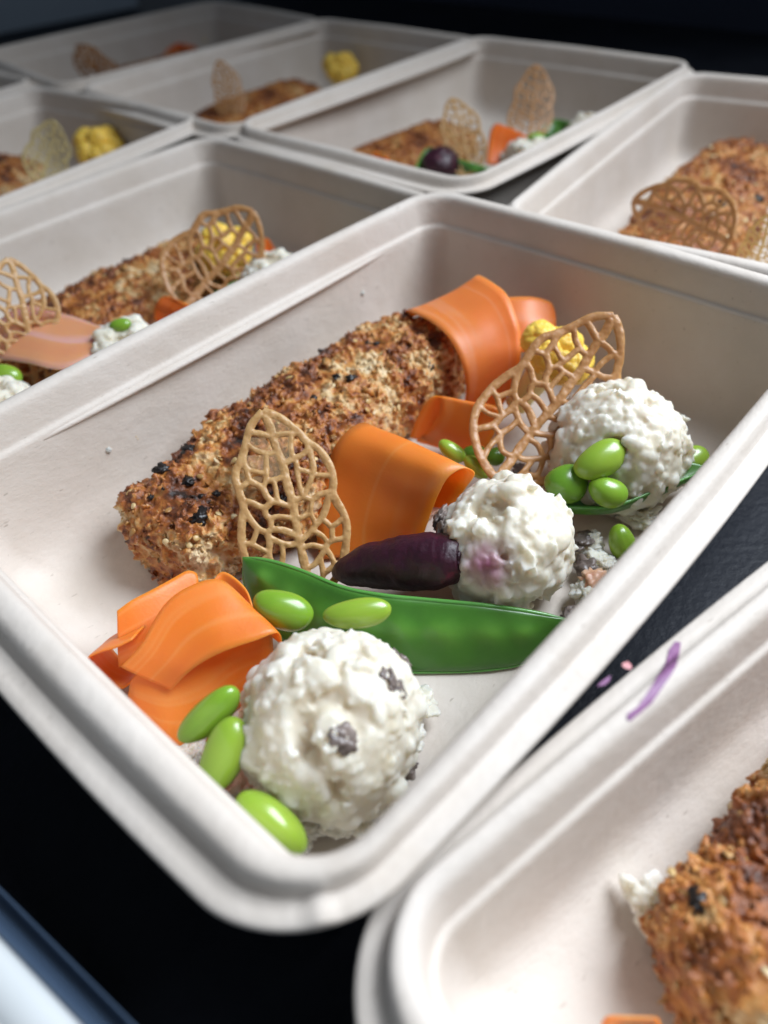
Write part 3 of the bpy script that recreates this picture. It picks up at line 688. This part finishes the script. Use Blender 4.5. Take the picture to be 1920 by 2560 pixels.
for u, v, z, k, sc, lab in [(870, 2050, -4.6, 0, 1.25, 'white salad crumb below the nearest scoop, at the bottom corner of the tray'), (945, 2005, -4.55, 1, 1.0, 'small white salad crumb right of the nearest scoop base'), (760, 2075, -4.75, 2, 1.1, 'white salad crumb just right of the lowest green bean'),
                     (470, 1885, -4.6, 3, 1.2, 'pinkish white salad crumb under two green beans at the tray wall'), (600, 2010, -4.75, 0, 1.1, 'white salad crumb between the two lowest beans'), (1040, 1760, -4.7, 1, 1.3, 'white salad crumb on the bare tray floor right of the nearest scoop'), (1020, 1850, -4.6, 3, 1.2, 'white salad crumb beside the nearest scoop at the tray wall'),
                     (1470, 1360, -4.6, 2, 1.0, 'white salad crumb with grey flecks right of the purple stained scoop'), (1500, 1400, -4.6, 1, 1.0, 'white salad crumb by the single bean near the right rim'), (1465, 1480, -4.5, 0, 1.0, 'white salad crumb low between the middle scoop and the rim'), (1600, 1290, -4.7, 3, 1.4, 'white salad crumb under the open green pod'), (1720, 1195, -4.2, 2, .9, 'white salad crumb under the bean at the far right wall'), (1690, 1050, -3.4, 1, .75, 'white salad tuft sticking out of the farthest scoop')]:
    bit(u, v, z, WHITE[k], sc, 'salad_crumb', lab, 'salad crumb', 'salad crumbs at the scoops')
for u, v, z, k, sc, lab in [(1005, 1920, -4.5, 0, 1.5, 'dark mushroom piece right of the nearest white scoop'), (1455, 1350, -4.4, 1, 1.4, 'dark mushroom piece right of the purple stained scoop'), (1470, 1420, -4.5, 2, 1.4, 'dark mushroom piece smeared with white, below the single bean'), (1430, 1535, -4.5, 0, 1.2, 'dark mushroom piece at the tip of the green pod'),
                     (565, 1985, -4.75, 1, 1.0, 'dark mushroom piece under the long green bean at the tray wall'), (1300, 1180, -4.3, 2, 1.3, 'dark mushroom piece under the brown wafer'), (1620, 1300, -4.8, 0, 1.2, 'dark mushroom piece beneath the open green pod'), (740, 2105, -4.85, 2, .9, 'dark mushroom piece in the lowest corner of the tray')]:
    bit(u, v, z, MUSH[k], sc, 'mushroom_piece', lab, 'mushroom piece', 'mushroom pieces on the tray floor')
bit(1490, 1455, -4.4, PINKL[0], 1.2, 'salmon_flake', 'pink brown flake between the middle scoop and the right rim', 'food flake', 'pink flakes'); bit(1060, 1280, -4.1, PINKL[1], 1.0, 'salmon_flake', 'pink brown flake between the arched carrot and the middle scoop', 'food flake', 'pink flakes')

# ------------------------------------------------------------------ edamame beans
def bean_mesh(seam):
    n, m = 30, 40; V = []; uvp = []
    for i in range(n+1):
        th = math.pi*i/n
        for j in range(m):
            ph = 2*math.pi*j/m; x = -math.cos(th); r = math.sin(th)**.92
            y, z = r*math.cos(ph), r*math.sin(ph); k = 1.0
            if seam: k -= .055*math.exp(-((ph-1.25)/.09)**2)*r
            else: k -= .03*math.exp(-((ph-4.4)/.12)**2)*math.exp(-(x/.45)**2)
            k *= 1+.05*noise.noise(Vector((x*1.3+seam*5, y*1.3, z*1.3)))
            V.append((x*.5, (y*.30*k*(1+.10*x)+.035*x*x), z*.27*k*(1-.08*x)))
    F = grid_faces(n+1, m, True); return np.array(V), F
BM = [bean_mesh(False), bean_mesh(True)]
BEAN = {(k, d): raw_mesh('edamame_bean', BM[k][0], BM[k][1], [M_BEAN, M_BEAN_D][d]) for k in (0, 1) for d in (0, 1)}
def bean(u0, v0, u1, v1, wpx, z, label, kind=0, dark=0, dz=0, spin=0.0):
    a, b = at(u0, v0, z-dz), at(u1, v1, z+dz)
    mid = at((u0+u1)/2, (v0+v1)/2, z); D = depth_of(mid)
    e1 = RIGHT*(u1-u0)+DOWN*(v1-v0); L = np.linalg.norm(e1)/FPX*D; e1 = e1/np.linalg.norm(e1)
    e1 = e1+TOCAM*dz; e1 /= np.linalg.norm(e1)
    e3 = TOCAM-e1*(TOCAM @ e1); e3 /= np.linalg.norm(e3); e2 = np.cross(e3, e1)
    if spin: e2, e3 = e2*math.cos(spin)+e3*math.sin(spin), e3*math.cos(spin)-e2*math.sin(spin)
    w = wpx/FPX*D/.6; L = min(L*math.sqrt(1+dz*dz), 1.9)
    o = link('edamame_bean', BEAN[(kind, dark)], None, mid)
    o.matrix_world = Matrix(((e1[0]*L, e2[0]*w, e3[0]*w, mid[0]*S), (e1[1]*L, e2[1]*w, e3[1]*w, mid[1]*S), (e1[2]*L, e2[2]*w, e3[2]*w, mid[2]*S), (0, 0, 0, 1)))
    tag(o, label, 'edamame bean', 'shelled green edamame beans'); return o
bean(633, 1500, 780, 1552, 96, -2.9, 'green bean on the pod left of the other, above the nearest scoop')
bean(807, 1545, 979, 1525, 76, -2.75, 'green bean lying across the pod right above the nearest white scoop')
bean(452, 1852, 596, 1724, 88, -2.7, 'green bean with a seam line, against the near carrot ribbon', 1, spin=.5)
bean(518, 1987, 600, 1797, 106, -2.9, 'long green bean just below the seamed bean, left of the nearest scoop')
bean(594, 1990, 764, 2128, 118, -3.3, 'lowest and largest green bean in the near corner of the tray', 1, spin=-2.1)
bean(1097, 1105, 1160, 1152, 44, -3.2, 'narrow green bean poking up beside the small carrot roll')
bean(1154, 1137, 1214, 1134, 46, -3.8, 'green bean half hidden at the foot of the brown wafer, left one', 0, 1)
bean(1213, 1150, 1262, 1135, 46, -3.9, 'green bean seen through the holes of the brown wafer', 0, 1)
bean(1160, 1145, 1224, 1192, 46, -3.4, 'green bean touching the top of the purple stained scoop')
bean(1362, 1216, 1470, 1206, 98, -3.2, 'round dark green bean left of two others, on the open pod', 0, 1)
bean(1440, 1187, 1562, 1117, 88, -2.5, 'topmost bean of three, resting on the farthest white scoop')
bean(1472, 1213, 1566, 1250, 74, -3.1, 'pointed green bean lowest of three, on the open pod')
bean(1682, 1172, 1772, 1138, 74, -3.7, 'green bean against the far right wall behind the open pod')
bean(1538, 1312, 1572, 1402, 66, -4.4, 'single green bean standing at the right rim near the bare floor', 1, spin=.2)

# ------------------------------------------------------------------ snow pea pods
def pod(top, bot, label, thick=.24, peas=7):
    A = catmull(np.array([at(*p) for p in top]), 10); B = catmull(np.array([at(*p) for p in bot]), 10)
    k = min(len(A), len(B)); ia = np.linspace(0, len(A)-1, 90)
    A = np.array([np.array([np.interp(i, range(len(A)), A[:, c]) for c in range(3)]) for i in ia]); ib = np.linspace(0, len(B)-1, 90)
    B = np.array([np.array([np.interp(i, range(len(B)), B[:, c]) for c in range(3)]) for i in ib])
    n, m = 90, 22; w = np.linspace(0, 1, m); P = A[:, None]*(1-w)[None, :, None]+B[:, None]*w[None, :, None]
    du = np.gradient(P, axis=0); dv = np.gradient(P, axis=1); N = np.cross(du, dv); N /= np.linalg.norm(N, axis=2)[..., None]+1e-9
    N = N[n//2, m//2][None, None]*np.ones_like(N)
    if (N[0, 0] @ TOCAM) < 0: N = -N
    s = np.linspace(0, 1, n); prof = np.sqrt(np.clip(1-(2*w-1)**2, 0, 1))[None, :]*(np.clip(np.minimum(s, 1-s)/.12, 0, 1)**.6)[:, None]
    pea = np.zeros((n, m))
    for q in np.linspace(.14, .86, peas): pea += np.exp(-(((s-q)/.042)**2)[:, None]-(((w-.42)/.20)**2)[None, :])
    H = thick*prof*.75+.09*pea*prof+.03
    wav = np.array([.025*noise.noise(Vector((p*.9).tolist())) for p in P.reshape(-1, 3)]).reshape(n, m)
    T1, T2 = P+N*(H+wav)[..., None], P-N*(H*.8-wav)[..., None]
    V = np.vstack([T1.reshape(-1, 3), T2.reshape(-1, 3)]); kk = n*m
    F = grid_faces(n, m)+[tuple(reversed(f)) for f in grid_faces(n, m, False, kk)]
    for i in range(n-1): F += [(i*m, (i+1)*m, kk+(i+1)*m, kk+i*m), ((i+1)*m+m-1, i*m+m-1, kk+i*m+m-1, kk+(i+1)*m+m-1)]
    for j in range(m-1): F += [(j+1, j, kk+j, kk+j+1), ((n-1)*m+j, (n-1)*m+j+1, kk+(n-1)*m+j+1, kk+(n-1)*m+j)]
    o, b = thing_mesh('snow_pea_pod', V, F, M_POD, attrs={'pea': np.concatenate([pea.ravel(), pea.ravel()])})
    tag(o, label, 'snow pea pod', 'green snow pea pods')
    for E, nm, r in ((A, 'seam', .06), (B, 'seam', .045)):
        tube(E+N[0, 0]*.0, [r*(.25+.75*min(1, min(x, 1-x)/.06)) for x in np.linspace(0, 1, len(E))], nm, M_PODEDGE, o, b)
    return o
def tube(P, R, name, m, parent, base, nd=8):
    P = np.asarray(P, float); n = len(P); T = np.gradient(P, axis=0); T /= np.linalg.norm(T, axis=1)[:, None]
    ref = np.array([.3, .2, .93]); V = []
    for i in range(n):
        s = np.cross(T[i], ref); s /= np.linalg.norm(s); q = np.cross(s, T[i])
        for k in range(nd): a = 2*np.pi*k/nd; V.append(P[i]+(s*math.cos(a)+q*math.sin(a))*R[i])
    F = grid_faces(n, nd, True)+[tuple(reversed(range(nd))), tuple((n-1)*nd+k for k in range(nd))]
    return link(name, raw_mesh(name, np.array(V)-base, F, m), parent)
pod([(607, 1393, -3.3), (680, 1404, -3.25), (760, 1430, -3.3), (860, 1470, -3.35), (960, 1489, -3.4), (1060, 1499, -3.5), (1200, 1512, -3.6), (1310, 1527, -3.75), (1418, 1548, -3.95)],
    [(607, 1393, -3.3), (618, 1480, -3.9), (680, 1580, -4.5), (800, 1648, -4.85), (950, 1676, -4.9), (1100, 1680, -4.93), (1240, 1672, -4.9), (1330, 1645, -4.75), (1418, 1548, -3.95)], 'whole flat green snow pea pod lying across the front of the middle tray', .17, 8)
def half_pod():
    # a split pod shell: keel along the bottom, two walls, hollow side up
    K = catmull(np.array([at(1340, 1270, -4.2), at(1430, 1297, -4.3), at(1530, 1293, -4.25), at(1640, 1255, -4.1), at(1720, 1212, -3.85), at(1768, 1180, -3.6)]), 12)
    E1 = catmull(np.array([at(1345, 1262, -4.1), at(1425, 1268, -3.75), at(1530, 1266, -3.6), at(1640, 1226, -3.5), at(1715, 1196, -3.5), at(1766, 1178, -3.55)]), 12)
    n = len(K); m = 14; V = []; off = np.array([.25, .55, .1])
    for i in range(n):
        t = i/(n-1); wd = math.sin(math.pi*min(1, max(0, t*.94+.03)))**.7
        E2 = E1[i]+np.array([.62, .62, .12])*wd
        for j in range(m):
            s = j/(m-1); q = (1-s)**2*E1[i]+2*s*(1-s)*(K[i]+(K[i]-(E1[i]+E2)/2)*.35*wd)+s*s*E2; V.append(q)
    V = np.array(V).reshape(n, m, 3); du = np.gradient(V, axis=0); dv = np.gradient(V, axis=1); N = np.cross(du, dv); N /= np.linalg.norm(N, axis=2)[..., None]+1e-9
    a, b2 = (V+N*.035).reshape(-1, 3), (V-N*.035).reshape(-1, 3); k = n*m
    F = grid_faces(n, m)+[tuple(reversed(f)) for f in grid_faces(n, m, False, k)]
    for i in range(n-1): F += [(i*m, (i+1)*m, k+(i+1)*m, k+i*m), ((i+1)*m+m-1, i*m+m-1, k+i*m+m-1, k+(i+1)*m+m-1)]
    o, b = thing_mesh('snow_pea_pod', np.vstack([a, b2]), F, M_POD, attrs={'pea': np.full(2*k, .35)})
    tag(o, 'open split green pod cradling beans below the farthest scoop', 'snow pea pod', 'green snow pea pods')
    tube(E1, [.05]*n, 'seam', M_PODEDGE, o, b)
half_pod()

# ------------------------------------------------------------------ purple root, cauliflower
def root(P, R, label):
    P = catmull(np.array(P), 12); R = np.interp(np.linspace(0, len(R)-1, len(P)), range(len(R)), R); n, m = len(P), 36
    T = np.gradient(P, axis=0); T /= np.linalg.norm(T, axis=1)[:, None]; V = []
    for i in range(n):
        s = np.cross(T[i], [0, 0, 1.]); s /= np.linalg.norm(s); q = np.cross(s, T[i])
        for k in range(m):
            a = 2*np.pi*k/m; d = s*math.cos(a)+q*math.sin(a); p = P[i]+d*R[i]; V.append(p+d*.05*fbm(p, 4, 1.9)*min(1, R[i]*3))
    F = grid_faces(n, m, True)+[tuple(reversed(range(m))), tuple((n-1)*m+k for k in range(m))]
    o, b = thing_mesh('purple_carrot', np.array(V), F, M_BEET); tag(o, label, 'purple carrot', 'dark purple roots')
    return o, b, P, T
ro, rb, rp, rt = root([at(838, 1434, -4.15), at(865, 1428, -3.98), at(930, 1414, -3.75), at(1010, 1408, -3.5), at(1080, 1402, -3.25), at(1130, 1398, -3.05), at(1158, 1398, -2.95)], [.16, .38, .60, .72, .73, .64, .44], 'short dark purple root vegetable lying against the purple stained scoop')
Vc, Fc = ico(3); e = rp[-1]; tt = rt[-1]
Vd = Vc*np.array([.37, .37, .37]); Vd = Vd-np.outer(Vd @ tt, tt)*.72
for i in range(len(Vd)): Vd[i] *= 1+.2*fbm(Vd[i]*4, 3, 2)
link('cut_end', raw_mesh('cut_end', Vd+e+tt*.01-rb, Fc.tolist(), M_BEET), ro)

def floret_meshes(seed, r=1.0):
    rs = np.random.default_rng(seed); heads = []
    for k in range(9):
        a = 2*np.pi*k/8+rs.uniform(-.3, .3); rad = .62*r if k < 8 else 0
        c = np.array([math.cos(a)*rad, math.sin(a)*rad, (.35 if k < 8 else .62)*r+rs.uniform(-.1, .1)]); Vb, Fb = ico(4); V = Vb.copy()
        for i in range(len(V)):
            q = Vector((Vb[i]*2.0+seed+k*3).tolist()); d = noise.voronoi(q*.85)[0]; V[i] *= .46*r*(1+.26*(.5-d[0]*d[0])+.05*fbm(Vb[i]+k, 3, 4))
        heads.append(raw_mesh('curd', V+c, Fb.tolist(), M_CAULI))
    n, m = 12, 18; V = []
    for i in range(n):
        t = i/(n-1); z = -1.7*r+t*2.0*r; rr = (.34+.30*t**2.2)*r
        for k in range(m): a = 2*np.pi*k/m; V.append((math.cos(a)*rr*(1+.10*math.sin(3*a+1)), math.sin(a)*rr, z))
    st = raw_mesh('stalk', np.array(V), grid_faces(n, m, True)+[tuple(reversed(range(m))), tuple((n-1)*m+k for k in range(m))], M_CSTEM)
    return heads, st
FLO = floret_meshes(3)
def cauliflower(p, tilt, sc, label, foot=None):
    o = empty('cauliflower_floret', p); o.rotation_euler = tilt; o.scale = (sc, sc, sc)
    if foot is not None:
        o.rotation_mode = 'QUATERNION'; o.rotation_quaternion = Vector((np.asarray(p)-np.asarray(foot)).tolist()).to_track_quat('Z', 'Y')
    tag(o, label, 'cauliflower', 'yellow cauliflower florets')
    for h in FLO[0]: link('curd', h, o)
    link('stalk', FLO[1], o); return o
cauliflower(at(1375, 905, -2.45), (0, 0, 0), 1.12, 'yellow cauliflower floret behind the brown wafer of the middle tray', at(1275, 1030, -4.3))

# ------------------------------------------------------------------ residue on the walls of the middle tray
CRB = lump_mesh('wall_crumb', .10, 40, M_CRUMB, .6, 2); CRW = lump_mesh('wall_drop', .09, 44, M_SALAD, .4, 2, (1, 1, .5))
for u, v, zz, me, lab, nm, cat in [(340, 1093, -2.35, CRB, 'tiny brown crumb stuck to the tray wall above the fish', 'stuck_crumb', 'crumb'), (272, 1125, -2.2, CRW, 'clear white droplet on the tray wall left of the tiny crumb', 'sauce_drop', 'sauce drop'), (907, 733, -1.9, CRW, 'white speck on the far tray wall above the fish', 'sauce_drop', 'sauce drop'), (995, 688, -1.5, CRW, 'smaller white speck on the far wall near the corner', 'sauce_drop', 'sauce drop')]:
    p = at(u, v, zz)
    # slide along the line of sight until the wall is met
    wl = lambda q: TW/2+.25+.233*(1-(q[0]/11)**2)-(1.19+(-1.4-q[2])*.09)-.03
    for _ in range(40):
        if p[1] > wl(p): zz += .05
        else: zz -= .05
        p = at(u, v, zz)
    o = link(nm, me, None, p); o.rotation_euler = (1.4, 0, 0); tag(o, lab, cat)

# ------------------------------------------------------------------ juice marks on the front tray's rim
def rim_patch(poly, name, label, m):
    """thin film that follows the rim of the front tray"""
    x, y, th, z = POSES['front']; c, s = math.cos(-th), math.sin(-th)
    lip, body, _ = tray_profiles(4.3); prof = lip[4:]+body[1:12]; pd, pz = [p[0] for p in prof], [p[1] for p in prof]
    def surf(u, v):
        zz = -.9
        for _ in range(30):
            p = at(u, v, zz); lx = c*(p[0]-x)-s*(p[1]-y); ly = s*(p[0]-x)+c*(p[1]-y)
            ins = np.array(pd); kk = np.clip((ins-.3)/.35, 0, 1); ye = TW/2-ins+.25*kk+.36*(1-.6*kk)*(1-(lx/11)**2); tgt = z+np.interp(-ly, -ye, pz)+.03*math.sin(lx*.55+1)*math.cos(ly*.6)
            zz = zz+.5*(tgt-zz)
        return np.array([lx, ly, tgt-z+.022])
    VV = []
    fine = []
    for i in range(len(poly)-1):
        for t in np.linspace(0, 1, 5, endpoint=False): fine.append([tuple(np.array(poly[i][e])*(1-t)+np.array(poly[i+1][e])*t) for e in (0, 1)])
    poly = fine+[poly[-1]]
    for (ua, va), (ub, vb) in poly:
        for k in range(6): VV.append(surf(ua+(ub-ua)*k/5, va+(vb-va)*k/5))
    V = np.array(VV); n = len(poly); F = grid_faces(n, 6)
    me = raw_mesh(name, V, F, m); o = link(name, me, T['front']); tag(o, label); return o
rim_patch([((1688, 1605), (1702, 1608)), ((1672, 1625), (1697, 1640)), ((1665, 1655), (1690, 1668)), ((1650, 1680), (1676, 1692)), ((1632, 1712), (1655, 1722)), ((1610, 1745), (1634, 1752)), ((1592, 1770), (1614, 1782)), ((1568, 1785), (1600, 1806)), ((1566, 1800), (1585, 1808))], 'juice_streak', 'long purple juice streak', M_STAIN)
rim_patch([((1555, 1660), (1570, 1655)), ((1556, 1668), (1580, 1668)), ((1562, 1672), (1576, 1676))], 'juice_spot', 'small pink juice spot', M_PINK)
rim_patch([((1510, 1700), (1526, 1690)), ((1500, 1708), (1524, 1703)), ((1492, 1718), (1512, 1714))], 'juice_spot', 'small purple juice spot', M_STAIN)

# ------------------------------------------------------------------ food in the other trays
fish('left', -.2, -2.2, .02, FB, 'crumbed fish fillet in the tray behind, between its two wafers', 70, sc=(1, 1, .80))
fish('farleft', .0, .0, math.pi, FB, 'crumbed fish fillet under the pale yellow wafer at the left edge', 0, sc=(1, 1, .85))
fish('back', -3.0, -.9, -.08, FB2, 'dark crumbed fish fillet behind the round beet in the back tray', 0, sc=(.85, 1, .72))
fish('right', 1.6, -1.3, -.03, FB2, 'crumbed fish fillet under a lying wafer at the right edge', 60, [(1785, 505, .2), (1897, 500, .22), (1745, 498, .12)], sc=(1.1, 1.1, .80))
fish('front', .12, -.25, .0, FB2, 'big golden brown crumbed fish fillet in the nearest tray', 90, [(1705, 2350, .12), (1880, 2420, .17), (1840, 2100, .10), (1620, 2310, .10)], sc=(.98, .95, .92))
fish('back2', -1.2, -1.0, .0, FB2, 'dark brown crumbed fish fillet in the back row tray', 0, sc=(.9, 1, .75))
fish('back3', .0, -1.0, .0, FB2, 'dim crumbed fish fillet in the farthest corner tray', 0, sc=(1, 1, .7))

wafer(at(78, 985, -3.7), at(52, 657, -.2), 'lattice leaf wafer standing before a carrot ribbon at the left edge', W3)
wafer(at(440, 765, -3.1), at(650, 562, -1.1), 'lattice leaf wafer over yellow cauliflower in the tray behind', W2, roll=.1, wid=1.4)
wafer(at(95, 455, -2.8), at(150, 316, -.5), 'pale yellow lattice wafer in the blurred tray at the left edge', W4, roll=.2, wid=1.25)
wafer(at(1172, 440, -3.3), at(1143, 247, -.3), 'lattice leaf wafer standing beside the round beet in the back tray', W1)
wafer(at(1312, 352, -3.6), at(1352, 176, -.9), 'dim orange wafer standing against the far wall of the back tray', W2)
wafer(at(1828, 628, -2.1), at(1610, 484, -1.7), 'brown lattice wafer lying flat on the fish at the right edge', W2, roll=.15)
wafer(at(1870, 690, -3.4), at(1935, 548, -1.0), 'golden lattice wafer cut off by the right edge', W1, roll=.1)
wafer(at(585, 300, -3.4), at(558, 156, -.5), 'dark orange lattice wafer in the back row tray', W2)
wafer(at(232, 200, -3.4), at(249, 120, -.6), 'dim orange wafer in the farthest corner tray', W2)
ribbon([[((-40, 850, -2.6), (-60, 960, -3.8)), ((0, 800, -2.0), (-20, 905, -2.7)), ((60, 765, -1.9), (60, 905, -2.3)), ((165, 786, -1.95), (162, 925, -2.35)), ((274, 824, -2.05), (258, 876, -2.3))]], 'pale orange carrot ribbon behind the wafer at the left edge', m=M_CARROT_P, uvoff=2)
ribbon([[((385, 800, -3.4), (470, 830, -3.6)), ((388, 765, -2.7), (470, 800, -3.0)), ((405, 742, -2.4), (478, 770, -2.6)), ((430, 745, -2.4), (482, 772, -2.6)), ((455, 780, -3.0), (490, 800, -3.2))]], 'rolled carrot ribbon at the foot of the wafer in the tray behind', m=M_CARROT_D, uvoff=5)
ribbon([[((640, 610, -3.6), (650, 690, -4.2)), ((668, 596, -3.4), (680, 680, -4.2)), ((690, 630, -3.6), (700, 690, -4.3))]], 'deep orange carrot piece right of the cauliflower in the tray behind', m=M_CARROT_D, uvoff=8)
bean(274, 820, 328, 810, 36, -1.9, 'small green bean beside carrot in the tray behind'); bean(-14, 925, 50, 958, 58, -2.4, 'green bean at the left edge below the wafer')
cauliflower(at(565, 640, -2.9), (.3, -.3, .2), 1.15, 'yellow cauliflower floret behind the wafer in the tray behind')
scoopB = scoop(at(325, 905, -3.2), 1.5, 4, 'white salad scoop right of the pale carrot, partly behind the middle tray rim', 5)
def scoop_copy(p, label, rz, sc=1):
    o = scoopB.copy(); COL.objects.link(o); o.location = Vector([p[0], p[1], p[2]-1.5*.75])*S; o.rotation_euler = (0, 0, rz); o.scale = (sc, sc, sc); tag(o, label); return o
scoop_copy(at(0, 1050, -3.2), 'white salad scoop cut by the left edge, behind the middle tray rim', 2)
scoop_copy(at(690, 722, -3.3), 'white salad scoop right of the cauliflower in the tray behind', 4)
scoop_copy(at(1470, 330, -3.6), 'white salad scoop at the right end of the back tray', 1, .8); scoop_copy(at(1320, 405, -3.2), 'white salad scoop by the green bean in the back tray', 3, .9)
pod([(490, 770, -4.0), (560, 720, -3.6), (640, 690, -3.8), (720, 660, -4.2)], [(490, 770, -4.0), (560, 775, -4.7), (640, 740, -4.8), (720, 660, -4.2)], 'dark green pod sliver under the wafer in the tray behind', .15, 5)
pod([(-20, 985, -3.6), (40, 975, -3.4), (90, 1000, -3.6), (150, 1040, -4)], [(-20, 985, -3.6), (40, 1030, -4.4), (90, 1050, -4.6), (150, 1040, -4)], 'dark green pod below the bean at the left edge', .15, 5)
cauliflower(at(252, 385, -3.2), (.2, -.3, .8), 1.35, 'yellow cauliflower floret in the blurred tray at the left edge')
ribbon([[((1215, 410, -3.2), (1320, 420, -3.6)), ((1225, 330, -2.2), (1318, 360, -2.5)), ((1245, 308, -2.0), (1316, 340, -2.2)), ((1265, 330, -2.4), (1320, 352, -2.6))]], 'orange carrot ribbon between the two wafers of the back tray', m=M_CARROT_D, uvoff=3)
ribbon([[((925, 425, -3.2), (965, 425, -3.3)), ((930, 385, -2.3), (966, 395, -2.5)), ((945, 378, -2.2), (972, 398, -2.4)), ((960, 410, -2.8), (980, 420, -3))]], 'small orange carrot curl at the near wall of the back tray', m=M_CARROT, uvoff=1)
def ball(p, r, label):
    Vb, Fb = ico(4); V = Vb*r
    for i in range(len(V)): V[i] *= 1+.06*fbm(Vb[i], 3, 2)
    o = link('beet', raw_mesh('beet', V*np.array([1.1, 1, .9])+[0, 0, r], Fb.tolist(), M_BEET), None, [p[0], p[1], p[2]-r]); tag(o, label, 'beet'); return o
ball(at(1100, 412, -2.9), .95, 'round dark purple beet at the near end of the back tray')
pod([(1035, 430, -2.9), (1070, 372, -2.4), (1130, 395, -2.6), (1230, 425, -3.1)], [(1035, 430, -2.9), (1080, 450, -3.7), (1150, 455, -3.8), (1230, 425, -3.1)], 'green pod behind the round beet in the back tray', .2, 4)
bean(1316, 356, 1362, 348, 38, -2.4, 'bright green bean at the right wall of the back tray')
pod([(1340, 340, -3.8), (1385, 302, -3.3), (1440, 312, -3.4), (1490, 325, -3.8)], [(1340, 340, -3.8), (1390, 365, -4.5), (1440, 360, -4.6), (1490, 325, -3.8)], 'dark green pod below the dim wafer in the back tray', .2, 4)
cauliflower(at(850, 182, -3.4), (.2, -.3, .8), 1.2, 'yellow cauliflower floret in the back row tray'); cauliflower(at(500, 98, -3.4), (.2, -.3, .4), 1.2, 'dim yellow cauliflower floret in the farthest corner tray')
ribbon([[((390, 165, -4.2), (440, 170, -4.4)), ((420, 122, -3.2), (480, 122, -3.6)), ((450, 108, -3.0), (490, 118, -3.4)), ((470, 130, -3.6), (500, 135, -4))]], 'dim orange carrot ribbon in the farthest corner tray', m=M_CARROT_D, uvoff=2)
ribbon([[((1500, 2600, -4.2), (1650, 2620, -4.4)), ((1505, 2560, -3.6), (1655, 2570, -3.8)), ((1530, 2545, -3.4), (1640, 2545, -3.5)), ((1570, 2570, -3.9), (1640, 2580, -4))]], 'carrot ribbon tip at the bottom edge in the nearest tray', m=M_CARROT, uvoff=6)
bit(1622, 2256, -4.5, WHITE[0], 1.2, 'salad_crumb', 'white salad crumb left of the big fish in the nearest tray', 'salad crumb', 'salad crumbs at the scoops')

# ------------------------------------------------------------------ white tub with a blue rim, lower left corner
def tub():
    a, b = at(0, 2220, -1.6), at(337, 2560, -1.6); a[2] = b[2] = 0; d = (b-a)/np.linalg.norm(b-a); n = np.array([d[1], -d[0], 0])
    if n @ (np.array([-14, -8, 0])-a) < 0: n = -n
    o = empty('plastic_tub', [*(a+d*3+n*6)[:2], TABLE]); base = np.array([*(a+d*3+n*6)[:2], TABLE])
    tag(o, 'white plastic tub with a glossy blue rim in the lower left corner', 'plastic tub')
    def ext(prof, name, m):
        P0 = np.array(prof); V = []
        for t in np.linspace(-14, 20, 40):
            for s, z in P0: V.append(a+d*t+n*(s*.30 if s <= 1.5 else .45+(s-1.5)*.6)+np.array([0, 0, z]))
        link(name, raw_mesh(name, np.array(V)-base, grid_faces(40, len(P0)), m), o)
    ext([(.35, TABLE+.01), (.06, -2.2), (.0, -1.7), (.05, -1.6), (.12, -1.62), (.16, -1.72), (.3, -1.9), (.6, -1.95), (.85, -1.85), (1.0, -1.62), (1.1, -1.5), (1.28, -1.45), (1.42, -1.5), (1.5, -1.7)], 'blue_rim', M_BLUE)
    ext([(1.45, -1.75), (1.47, -1.45), (1.55, -1.3), (1.8, -1.2), (2.2, -1.18), (2.5, -1.24), (2.62, -1.3), (2.75, -1.24), (3.2, -1.2), (4.5, -1.18), (9, -1.18), (9.3, -1.4), (9.4, TABLE+.01)], 'white_body', M_TUB)
tub()
